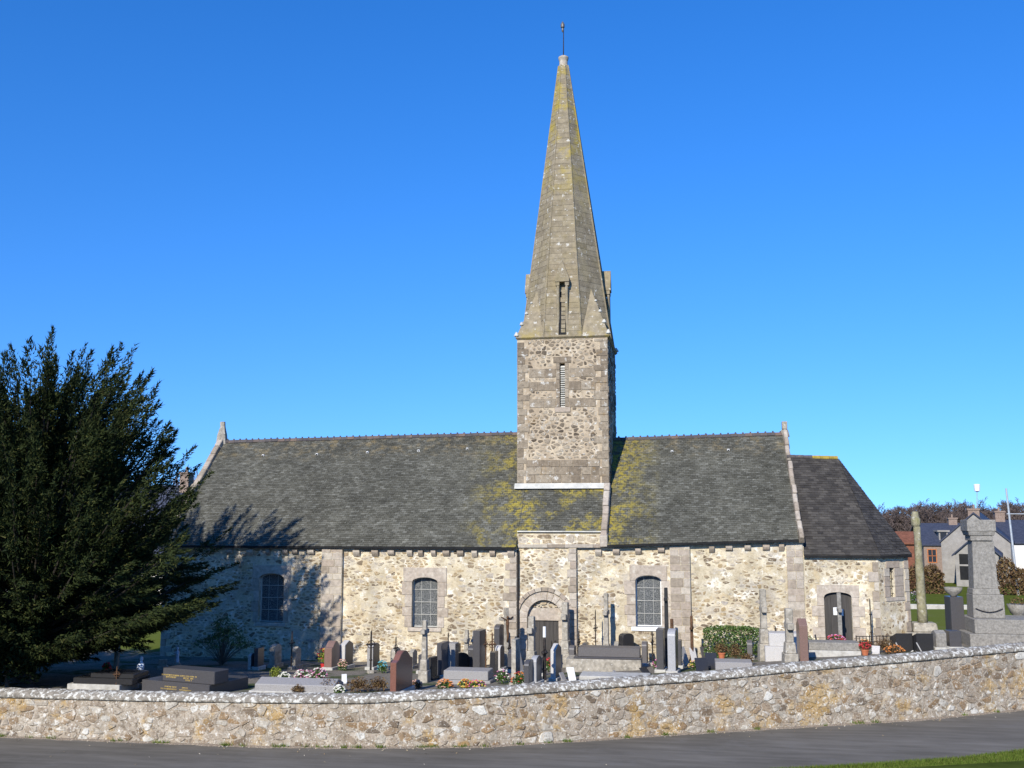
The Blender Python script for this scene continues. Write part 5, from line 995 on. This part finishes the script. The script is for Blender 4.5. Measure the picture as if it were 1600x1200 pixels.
# war memorial
o, k, g = place('memorial_pillar', 1546, 1008, 0, 'large granite memorial pillar with moulded cap on a broad plinth', 'monument'); X = lambda px: (px-1546)*k; Z = lambda py: (1008-py)*k
mb = MB(); mb.box(X(1512), X(1720), -.6, 1.6, -.3, Z(988)); mb.box(X(1521), X(1712), -.5, 1.5, Z(988), Z(966)); mb.build('plinth', 'granite_block', o, False, bevel=.02)
mb = MB(); mb.box(X(1526), X(1573), .05, 1.0, Z(966), Z(930), top=.97); mb.box(X(1527), X(1568), .1, .95, Z(930), Z(921), top=.95); mb.build('pedestal', 'granite_block', o, False, bevel=.02)
mb = MB(); mb.box(X(1530), X(1566), .15, .9, Z(921), Z(846), top=.9); mb.build('shaft', 'granite_block', o, False, bevel=.015)
mb = MB(); mb.box(X(1529), X(1562), .12, .93, Z(846), Z(838)); mb.box(X(1527), X(1564), .08, .97, Z(838), Z(831), top=1.1); mb.box(X(1524), X(1567), .02, 1.03, Z(831), Z(813)); mb.build('cap', 'granite_block', o, False, bevel=.015)
mb = MB(); mb.tube([(X(1529)+(X(1569)-X(1529))*i/12, -.0, Z(951)-.14*math.sin(math.pi*i/12)) for i in range(13)], [.018]*13, 6); mb.build('chain', 'iron', o, False)
o, k, g = place('engraved_stele', 1494, 1002, R(96), 'dark engraved upright slab carrying a round stone planter', 'headstone'); h = 70*k; mb = MB(); mb.box(-.35, .35, -.26, .26, -.1, h); mb.build('slab', 'dark_granite', o, False, bevel=.015); mb = MB(); mb.lathe([(.12, h), (.14, h+.05), (.3, h+.18), (.36, h+.36), (.33, h+.36), (.28, h+.3)], n=18); mb.build('planter', 'granite_block', o, False, smooth=True)
plant(1506, 1000, 16, 40, 'dark leafy plant between the engraved slab and the memorial', 'white', 'laurel_leaf', cat='plant', nb=50, name='leafy_plant')
o, k, g = place('stone_planter', 1594, 1000, 0, 'round stone planter bowl on a foot beside the memorial pillar', 'planter'); mb = MB(); mb.lathe([(.2, 0), (.2, .1), (.1, .2), (.1, .9), (.3, 1.1), (.42, 1.45), (.38, 1.45)], n=18); mb.build('bowl', 'granite_block', o, False, smooth=True); mb = MB(); leaves(mb, (0, 0, 1.5), .35, .35, .25, 160, .09, random.Random(3)); mb.build('foliage', 'dry_leaf', o, False)
# leafy shrub against the nave
g = G(346, 1040); o = empty('leafy_shrub', g, 0, 'loose leafy green shrub growing in the shade of the nave wall', 'shrub'); rnd = random.Random(44); mb = MB(); st = MB(); k = mpp(g)
for i in range(46):
    a = rnd.uniform(0, 6.283); r = rnd.uniform(.1, 1.25); h = rnd.uniform(.6, 1.0)*(2.1-.75*r)*rnd.choice((.7, 1, 1)); p = Vector((math.cos(a)*r, math.sin(a)*r*.6, h)); st.tube([(0, 0, 0), p*.5+Vector((0, 0, .1)), p], [.02, .012, .004], 4)
    leaves(mb, p, .26, .26, .24, 60, .08, rnd, .1)
mb.build('foliage', 'laurel_leaf', o, False); st.build('stem', 'bark', o, False)

# ------------------------------------------------------------------ the yew
def branch_pts(a, b_, c, n=7): return [a*(1-t)**2+b_*2*t*(1-t)+c*t*t for t in [i/n for i in range(n+1)]]
def yew(px, py, label, prof, nb, seed, name='yew_tree', dens=1.0, trunk_r=.42):
    g = G(px, py) if py < 1090 else G(px, 1089); rnd = random.Random(seed); o = empty(name, g, 0, label, 'tree'); zt = prof[-1][0]
    tr_, lf = MB(), MB()
    tr_.tube([(0, 0, -.2), (.05, 0, zt*.2), (.15, .1, zt*.5), (.1, 0, zt*.85)], [trunk_r, trunk_r*.8, trunk_r*.5, .05], 9); lim = MB()
    def spray(p, d, l, w_):
        s = d.cross(Vector((rnd.gauss(0, 1), rnd.gauss(0, 1), rnd.gauss(0, .6)))).normalized(); lf.face([p-s*w_, p+s*w_, p+d*l], min(1, max(0, rnd.gauss(.5, .26))))
    for i in range(nb):
        zz = prof[0][0]+(zt-prof[0][0])*(rnd.random()**1.15); a = rnd.uniform(0, 6.283); r = interp(zz, prof)*rnd.choice((.4, .6, .8, .93, 1.0, 1.06, 1.12)); tip = Vector((math.cos(a)*r, math.sin(a)*r, zz))
        b0 = Vector((.1, .05, max(.6, zz*.45-.3*r*.4+.4))); mid = Vector((math.cos(a)*r*.62, math.sin(a)*r*.62, b0.z+(zz-b0.z)*.45)); pts = branch_pts(b0, mid, tip); lim.tube(pts, [.09*(1-q/8.5) for q in range(8)], 4, cap=False)
        for j in range(11):
            t = rnd.uniform(.3, 1.0) if j else 1.0; q = t*7; i0 = min(6, int(q)); p0 = pts[i0].lerp(pts[i0+1], q-i0); tg = (pts[i0+1]-pts[i0]).normalized()
            out = Vector((math.cos(a), math.sin(a), 0)); d = (tg*.7+Vector((rnd.gauss(0, .4), rnd.gauss(0, .4), rnd.uniform(-.15, .6)))+out*.65+Vector((0, 0, -.45 if zz < 4.5 else 0))).normalized() if j else (tg+out*.35+Vector((0, 0, .2 if zz > 4 else -.25))).normalized()
            l = rnd.uniform(.6, 1.25) if j else rnd.uniform(1.0, 1.6); droop = rnd.uniform(0, .35); end = p0+d*l+Vector((0, 0, .18*l-droop*.2)); 
            for s in range(int((80 if j else 120)*dens)):
                u = rnd.random()**.8; p = p0.lerp(end, u); wd = (1-u)**.8*.25+.012; p = p+Vector((rnd.gauss(0, wd*.6), rnd.gauss(0, wd*.6), rnd.gauss(-.02, wd*.42))); dd = (d+Vector((rnd.gauss(0, .45), rnd.gauss(0, .45), rnd.gauss(-.08, .4)))).normalized(); spray(p, dd, rnd.uniform(.12, .22), rnd.uniform(.017, .03))
    tr_.build('trunk', 'bark', o, False, smooth=True); lim.build('limbs', 'dark_bark', o, False); lf.build('crown', 'yew_leaf', o, False); return o
yew(35, 1066, 'large dark yew tree with upswept branch tips shading the nave', [(.9, 2.4), (1.6, 3.6), (2.4, 5.0), (3.6, 5.2), (5.4, 4.6), (7.2, 3.8), (9, 3.2), (10, 2.7), (10.4, 2.2)], 520, 17)
# small trunked tree whose bare stem shows below the yew
g = G(181, 1048); o = empty('young_yew', g, 0, 'young conifer with a pale bare stem at the edge of the big yew', 'tree'); rnd = random.Random(6); mb = MB(); mb.tube([(0, 0, -.1), (.02, 0, .9), (0, 0, 2.6)], [.11, .1, .05], 8); mb.build('trunk', 'old_stone', o, False, smooth=True); mb = MB()
for i in range(40):
    a = rnd.uniform(0, 6.28); z = rnd.uniform(1.3, 3.4); r = rnd.uniform(.3, 1.6); tip = Vector((math.cos(a)*r, math.sin(a)*r, z-.15)); 
    for s in range(60):
        u = rnd.random(); p = Vector((0, 0, z)).lerp(tip, u)+Vector((rnd.gauss(0, .14), rnd.gauss(0, .14), rnd.gauss(-.1, .16))); d = Vector((math.cos(a)+rnd.gauss(0, .5), math.sin(a)+rnd.gauss(0, .5), rnd.gauss(-.2, .5))).normalized(); q = d.cross(Vector((rnd.gauss(0, 1), rnd.gauss(0, 1), 1))).normalized(); l = rnd.uniform(.14, .28); mb.face([p, p+d*l*.45+q*.045, p+d*l, p+d*l*.45-q*.045], rnd.random())
mb.build('crown', 'yew_leaf', o, False)
g = G(10, 1076); o = empty('evergreen_shrub', g, 0, 'dense low evergreen shrub at the foot of the big yew', 'shrub'); mb = MB(); leaves(mb, (0, 0, 1.1), 1.2, 1.0, 1.5, 5200, .17, rnd, .2); mb.build('foliage', 'yew_leaf', o, False); mb = MB(); mb.tube([(0, 0, -.1), (0, 0, 1.2)], [.07, .03], 6); mb.build('stem', 'bark', o, False)

# ------------------------------------------------------------------ bare trees
def bare(seed, H, spread, depth=5, n0=5, r0=.16, upright=.25, rmin=.03):
    rnd = random.Random(seed); mb = MB()
    def grow(p, d, l, r, lev):
        q = p+d*l*.5+Vector((rnd.gauss(0, .05), rnd.gauss(0, .05), 0))*l; e = p+(d+Vector((rnd.gauss(0, .12), rnd.gauss(0, .12), .08))).normalized()*l; mb.tube([p, q, e], [r, r*.85, r*.65], 4 if lev < 2 else 3, rnd.random(), False)
        if lev >= depth: return
        for i in range(rnd.choice((2, 3, 3)) if lev else n0):
            dd = (d*.9+Vector((rnd.gauss(0, spread), rnd.gauss(0, spread), rnd.gauss(upright, .2)))).normalized(); grow(p.lerp(e, rnd.uniform(.55, 1.0)), dd, l*rnd.uniform(.6, .82), max(rmin, r*.6), lev+1)
    grow(Vector((0, 0, -.2)), Vector((0, 0, 1)), H*.3, r0, 0); return mb
variants = [bare(s, 13, .6, 7, 5, .24, .2, .035) for s in (1, 2, 3)]
meshes = []
for i, v in enumerate(variants):
    t = v.build('bare_crown_source', 'twig'); meshes.append(t.data); bpy.data.objects.remove(t)
trunkm = MB(); trunkm.tube([(0, 0, -1), (0, 0, 2.4), (.1, 0, 4.5)], [.3, .26, .2], 7); t = trunkm.build('trunk_source', 'bark'); tmesh = t.data; bpy.data.objects.remove(t)
rnd = random.Random(33)
def hill_z(x, y): return terr(x, y)
def bare_tree(px, Y, top, m_, label='leafless brown tree in the wood on the hill behind the houses', group='bare trees on the hill behind the houses', h0=12.5):
    q = P(px, top, Y); z = terr(q.x, Y); s = max(.5, (q.z-z)/h0); o = empty('bare_tree', (q.x, Y, z), rnd.uniform(0, 6.28), label, 'tree', group); o.scale = (s*rnd.uniform(1.0, 1.25), s*1.1, s)
    for nm, me in (('crown', m_), ('trunk', tmesh)): c = bpy.data.objects.new(nm, me); col.objects.link(c); c.parent = o
for row, (Y, off) in enumerate(((120, 0), (138, 9), (158, 4))):
    for i in range(17): px = 1376+i*20+off+rnd.uniform(-5, 5); bare_tree(px, Y+rnd.uniform(-6, 6), interp(px, [(1370, 800), (1390, 782), (1430, 772), (1470, 770), (1520, 778), (1560, 772), (1640, 774)])+rnd.uniform(-3, 8)-2*row, meshes[(i+row) % 3])
pop = bare(9, 12, .13, 5, 5, .1, .8, .02).build('poplar_source', 'pink_twig'); pm_ = pop.data; bpy.data.objects.remove(pop)
for px, top, Y in ((268, 690, 40), (287, 664, 38), (303, 656, 41), (322, 668, 39), (338, 676, 42), (371, 684, 44)):
    q = P(px, top, Y); z = terr(q.x, Y); s = (q.z-z)/12.2; o = empty('slender_bare_tree', (q.x, Y, z), rnd.uniform(0, 6), 'slender leafless tree with upright pinkish twigs behind the nave gable', 'tree', 'upright bare trees behind the nave'); o.scale = (s*.8, s*.8, s)
    c = bpy.data.objects.new('crown', pm_); col.objects.link(c); c.parent = o

# ------------------------------------------------------------------ houses beyond the churchyard
def quad_prism(mb, x0, x1, y0, y1, z0, z1): mb.box(x0, x1, y0, y1, z0, z1)
def house(name, x0, x1, y0, y1, zb, ze, zr, axis, label, wall, roof='house_slate', chims=(), wins=(), winmat='white_paint', over=.25):
    o = empty(name, ((x0+x1)/2, y0, zb), 0, label, 'house'); mb = MB(); mb.box(x0, x1, y0, y1, zb-1, ze)
    if axis == 'y': xm = (x0+x1)/2; mb.add([(x0, y0, ze), (x1, y0, ze), (xm, y0, zr), (x0, y1, ze), (x1, y1, ze), (xm, y1, zr)], [(0, 1, 2), (3, 5, 4)])
    else: ym = (y0+y1)/2; mb.add([(x0, y0, ze), (x0, y1, ze), (x0, ym, zr), (x1, y0, ze), (x1, y1, ze), (x1, ym, zr)], [(0, 2, 1), (3, 4, 5)])
    mb.build('wall', wall, o); mb = MB(); t = .16
    if axis == 'y':
        s = (zr-ze)/((x1-x0)/2)
        for sg in (-1, 1):
            xe = xm+sg*((x1-x0)/2+over); a = [(xm, y0-over, zr+.03), (xm, y1+over, zr+.03), (xe, y1+over, ze-s*over+.03), (xe, y0-over, ze-s*over+.03)]; mb.add(a+[(p[0], p[1], p[2]+t) for p in a], [(0, 1, 2, 3), (4, 5, 6, 7), (0, 3, 7, 4), (1, 2, 6, 5), (2, 3, 7, 6)])
    else:
        s = (zr-ze)/((y1-y0)/2)
        for sg in (-1, 1):
            ye = ym+sg*((y1-y0)/2+over); a = [(x0-over, ym, zr+.03), (x1+over, ym, zr+.03), (x1+over, ye, ze-s*over+.03), (x0-over, ye, ze-s*over+.03)]; mb.add(a+[(p[0], p[1], p[2]+t) for p in a], [(0, 1, 2, 3), (4, 5, 6, 7), (0, 3, 7, 4), (1, 2, 6, 5), (2, 3, 7, 6)])
    rf = mb.build('roof', roof, o)
    for (cx, cy, z0, z1, w_) in chims: mb = MB(); mb.box(cx-w_, cx+w_, cy-.4, cy+.4, z0, z1); mb.box(cx-w_-.08, cx+w_+.08, cy-.48, cy+.48, z1, z1+.18); mb.tube([(cx, cy, z1), (cx, cy, z1+.6)], [.13, .11], 8); mb.build('chimney', 'brick_wall', rf)
    for (a, b_, c, d) in wins:
        mb = MB(); y = y0
        for u0, u1, w0, w1 in ((a-.1, a, c-.1, d+.1), (b_, b_+.1, c-.1, d+.1), (a, b_, d, d+.1), (a, b_, c-.1, c), ((a+b_)/2-.03, (a+b_)/2+.03, c, d), (a, b_, (c+d)/2-.03, (c+d)/2+.03)): mb.box(u0, u1, y-.05, y+.02, w0, w1)
        wo = mb.build('window', winmat, o); mb = MB(); mb.face([(a, y-.012, c), (b_, y-.012, c), (b_, y-.012, d), (a, y-.012, d)]); mb.build('pane', 'house_glass', wo)
    return o
def H(px, py, Y): q = P(px, py, Y); return q.x, q.z
Y = 70; xa, za = H(1471.5, 847, Y); xm, zm = H(1521, 803, Y); _, zb = H(1490, 930, Y)
house('plaster_house', xa, 2*xm-xa, Y, Y+11, zb, za, zm, 'y', 'grey rendered house with steep gable end and brick chimney', 'plaster', 'house_slate', [(xm, Y+.8, zm-.6, H(1521, 797, Y)[1], .55)], [], over=.2).rotation_euler.z = R(-19)
Y = 88; x0, z0 = H(1443, 851, Y); x1, zr = H(1500, 820, Y); _, zb = H(1450, 905, Y); w0 = H(1451, 878, Y); w1 = H(1462, 859, Y)
ho = house('brick_house', x0, x1+4, Y, Y+8, zb, z0, zr+.0, 'x', 'brick house with blue black slate roof, dormer and orange framed window', 'brick_wall', 'house_slate', [(H(1501, 812, Y)[0], Y+4, zr-.3, H(1501, 811, Y+4)[1], .5)], [(w0[0], w1[0], w0[1], w1[1])], 'orange_paint')
d0, d1 = H(1467, 845, Y+.8), H(1480, 831, Y+.8); mb = MB(); mb.box(d0[0], d1[0], Y+.6, Y+4, d0[1], d1[1]); mb.box(d0[0]-.2, d1[0]+.2, Y+.4, Y+4, d1[1], d1[1]+.2); dm = mb.build('dormer', 'plaster', ho); mb = MB(); mb.face([(d0[0]+.15, Y+.58, d0[1]+.1), (d1[0]-.15, Y+.58, d0[1]+.1), (d1[0]-.15, Y+.58, d1[1]-.1), (d0[0]+.15, Y+.58, d1[1]-.1)]); mb.build('pane', 'house_glass', dm)
Y = 62; x0, z0 = H(1493, 866, Y); xm, zm = H(1524, 838, Y); _, zb = H(1500, 922, Y); o0, o1 = H(1501, 906, Y), H(1526, 884, Y)
ho = house('stone_annex', x0, 2*xm-x0, Y, Y+8, zb, z0, zm, 'y', 'low stone annex with gabled roof and dark open garage', 'plaster', 'house_slate', (), [], over=.3)
q0, q1 = H(1500, 882, Y), H(1548, 866, Y); mb = MB(); mb.box(q0[0], q1[0], Y-.04, Y+.05, q0[1], q1[1]); mb.build('fascia_panel', 'dark_void', ho); mb = MB(); mb.box(q0[0], q1[0], Y-.06, Y+.05, o1[1]-.05, q0[1]); mb.build('beam', 'plaster', ho); mb = MB(); mb.box(q0[0], q1[0], Y-.05, Y+.05, o0[1], o1[1]-.06); mb.build('garage_opening', 'dark_void', ho); ho.rotation_euler.z = R(-17)
Y = 74; x0, z0 = H(1566, 848, Y); x1, zr = H(1680, 815, Y+4); _, zb = H(1580, 925, Y); a, b_ = H(1584, 892, Y), H(1598, 872, Y)
house('slate_roofed_house', x0, x1, Y, Y+8, zb, z0, zr, 'x', 'long stone house with dark slate roof behind the memorial pillar', 'brick_wall', 'house_slate', [(x0+1, Y+4, zr-.4, zr+1.0, .5)], [(a[0], b_[0], a[1], b_[1])])
Y = 64; x0, z0 = H(1582, 852, Y); x1, _ = H(1640, 852, Y); _, zb = H(1590, 900, Y)
mb = MB(); mb.box(x0, x1, Y, Y+.4, zb-1.5, z0); o = mb.build('garden_wall', 'white_plaster'); tag(o, 'pale rendered garden wall at the foot of the grey pole', 'wall')
Y = 58; x0, z0 = H(1414, 849, Y); x1, _ = H(1434, 849, Y); _, zb = H(1420, 885, Y); xs_, _ = H(1421, 849, Y)
house('rusty_shed', x0-2, x1, Y, Y+4, zb-2, z0, z0+.9, 'x', 'rust red sheet metal shed behind the sacristy', 'rusty_sheet', 'rusty_sheet', (), [])
# left background house seen through the yew
Y = 24; x0, z0 = H(-60, 885, Y); x1, zr = H(318, 762, Y+4); _, zb = H(100, 975, Y); cx, cz = H(292, 742, Y+4)
house('white_house', x0, x1, Y, Y+8, zb, z0, zr, 'x', 'white plastered house behind the yew tree', 'white_plaster', 'house_slate', [(cx, Y+4, zr-.5, cz, .35)], [(x0+6+i*4, x0+7+i*4, z0-2.2, z0-.8) for i in range(4)])
# poles
o = empty('leaning_pole', PZ(1592, 925, 0), 0, 'tall grey metal pole leaning beside the slate roofed house', 'pole'); q0, q1 = P(1592, 930, 40), P(1572, 763, 40); o.location = q0; mb = MB(); mb.tube([q0-Vector((0, 0, .8)), q1], [.1, .07], 8); mb.build('pole', 'galvanized', o); c0, c1 = P(1573, 803, 40), P(1640, 803, 40); mb = MB(); mb.tube([c0, c1], [.04, .04], 6); mb.build('cross_arm', 'galvanized', o)
q0, q1 = P(1527, 870, 84), P(1526.5, 762, 84); o = empty('roof_aerial', q0, 0, 'white aerial drum on a thin mast above the grey house chimney', 'aerial'); mb = MB(); mb.tube([q0, q1], [.05, .04], 6); mb.build('mast', 'galvanized', o); mb = MB(); mb.lathe([(.1, -.5), (.3, -.4), (.36, .35), (.3, .42)], q1, 14); mb.build('drum', 'white_paint', o)
# dry hedge and kerb on the lawn behind the sacristy
def row_hedge(name, pxa, pxb, Y, pyb, pyt, label, leaf, n, seed):
    a, b_ = P(pxa, pyb, Y), P(pxb, pyb, Y); zt = P(pxa, pyt, Y).z; z0 = terr(a.x, Y) if Y > 17 else gz(a.x, Y); o = empty(name, (a.x, Y, z0), 0, label, 'hedge'); rnd = random.Random(seed); mb = MB()
    for _ in range(n):
        x = rnd.uniform(0, b_.x-a.x); z = (zt-z0)*rnd.random()**.8*(1+.75*noise.noise(Vector((x*.8, 0, seed)))); p = Vector((x, rnd.uniform(-.7, .7), z)); d = Vector((rnd.gauss(0, .7), rnd.gauss(0, .7), rnd.gauss(.6, .8))).normalized(); s = d.cross(Vector((rnd.gauss(0, 1), rnd.gauss(0, 1), 1))).normalized(); l = rnd.uniform(.15, .34); mb.face([p-d*l*.5, p+s*l*.2, p+d*l*.5, p-s*l*.2], rnd.random())
    mb.build('twigs', leaf, o, False)
row_hedge('dry_hedge', 1412, 1474, 46, 912, 882, 'brown winter hedge below the brick house', 'dry_leaf', 3000, 2); row_hedge('bare_shrub', 1560, 1625, 40, 925, 884, 'brown twiggy shrubs to the right of the memorial pillar', 'dry_leaf', 3000, 3); row_hedge('dark_hedge', -90, 262, 14, 1000, 962, 'dark hedge in the shade behind the yew', 'yew_leaf', 16000, 4)
a, b_ = P(1405, 938, 18), P(1560, 934, 18); mb = MB(); mb.box(a.x, b_.x, 17.4, 17.7, gz(a.x, 17)-.3, gz(a.x, 17)+.22); tag(mb.build('lawn_kerb', 'concrete', bevel=.02), 'low pale kerb wall crossing the lawn behind the column cross', 'kerb')
plant(1431, 944, 22, 20, 'distant pale blue grave flowers on the lawn behind the sacristy', ('white', 'purple')); row = [(1470, 1560, 30)]
# --- more small markers crowding the middle rows, most added dark to imitate shaded faces
for px, base, top, tp, wd, sh, mt, lb in ((660, 1052, 1022, 7, .5, 'flat', 'dark_granite', 'small dark square stone behind the tall old stone cross'), (618, 1046, 1012, 8, .6, 'round', 'old_stone', 'weathered rounded stone behind the red granite headstone'), (645, 1044, 1014, 7, .55, 'peak', 'old_stone', 'weathered gabled stone below the second nave window'), (713, 1044, 1006, 7, .6, 'flat', 'mid_granite', 'plain dark grey stone close behind the broad light grey headstone'), (772, 1056, 1018, 8, .5, 'flat', 'black_granite', 'low black square stone beneath the ornate rusty cross'), (799, 1050, 1014, 7, .5, 'peak', 'dark_granite', 'small dark gabled stone beside the drainpipe'), (845, 1056, 1026, 7, .5, 'flat', 'mid_granite', 'low dark stone left of the black metal post cross'), (895, 1046, 1008, 8, .5, 'round', 'mid_granite', 'dark rounded stone at the end of the long sarcophagus'), (915, 1036, 1004, 7, .5, 'flat', 'dark_granite', 'dark square stone behind the left end of the sarcophagus'), (964, 1036, 1002, 7, .5, 'peak', 'old_stone', 'weathered gabled stone right of the tall pale cross'), (1008, 1040, 1002, 8, .55, 'round', 'mid_granite', 'dark rounded stone below the choir window'), (1062, 1044, 1000, 7, .5, 'flat', 'dark_granite', 'dark stone right of the rounded light grey headstone'), (1172, 1030, 1000, 8, .5, 'round', 'mid_granite', 'dark rounded stone at the right end of the laurel hedge'), (462, 1044, 1010, 8, .5, 'peak', 'old_stone', 'shaded gabled stone left of the brown wavy headstone'), (430, 1042, 1006, 9, .6, 'round', 'old_stone', 'shaded rounded stone under the first nave window'), (404, 1046, 1012, 7, .5, 'flat', 'dark_granite', 'shaded dark square stone right of the leafy shrub')): headstone(px, base, top, tp, wd, sh, mt, lb, 86)
for px, base, top, lb in ((618, 1050, 994, 'thin black iron cross behind the red granite headstone'), (700, 1046, 988, 'thin black iron cross behind the dark flat topped headstone'), (796, 1046, 996, 'thin black iron cross left of the thick portal cross'), (862, 1046, 1000, 'small black iron cross in front of the portal door'), (905, 1034, 984, 'small black iron cross behind the sarcophagus end'), (455, 1046, 985, 'shaded black iron cross under the first nave window'), (1020, 1040, 986, 'small black iron cross left of the tall dark slab'), (1213, 1030, 978, 'small black iron cross above the stepped pale tomb')): iron_cross(px, base, top, lb, 75, 'iron', .024, arm=.18)
# --- litter and weeds along the foot of the wall
rnd = random.Random(88); mb = MB()
for i in range(420):
    x = rnd.uniform(-30, 22); yw = interp(x, WY); y = yw-abs(rnd.gauss(.05, .35))-.02 if i > 40 else yw-rnd.uniform(.3, 4.6); l = rnd.uniform(.015, .045); a = rnd.uniform(0, 6.28); z = ZR+.028; d = Vector((math.cos(a), math.sin(a), rnd.uniform(0, .3)))*l; q = Vector((-math.sin(a), math.cos(a), 0))*l*.6; p = Vector((x, y, z)); mb.face([p-d, p+q, p+d+Vector((0, 0, .01)), p-q], rnd.random())
rough_mat('litter', [(0, (.3, .2, .1)), (.5, (.45, .36, .22)), (1, (.6, .56, .48))], 5, (.8, 1.2), [], 0)
tag(mb.build('leaf_litter', 'litter', kind='stuff'), 'dry leaves and grit scattered along the wall foot', 'litter')
mb = MB()
for i in range(70):
    x = rnd.uniform(-30, 22); yw = interp(x, WY)
    for j in range(rnd.randint(8, 26)):
        p = Vector((x+rnd.gauss(0, .07), yw-.04-abs(rnd.gauss(0, .04)), ZR+.02)); h = rnd.uniform(.04, .14); mb.face([p-Vector((.01, 0, 0)), p+Vector((.01, 0, 0)), p+Vector((rnd.gauss(0, .04), -abs(rnd.gauss(0, .03)), h))], rnd.random())
tag(mb.build('wall_weeds', 'grass_blade', kind='stuff'), 'small green weeds growing at the foot of the wall', 'weeds')
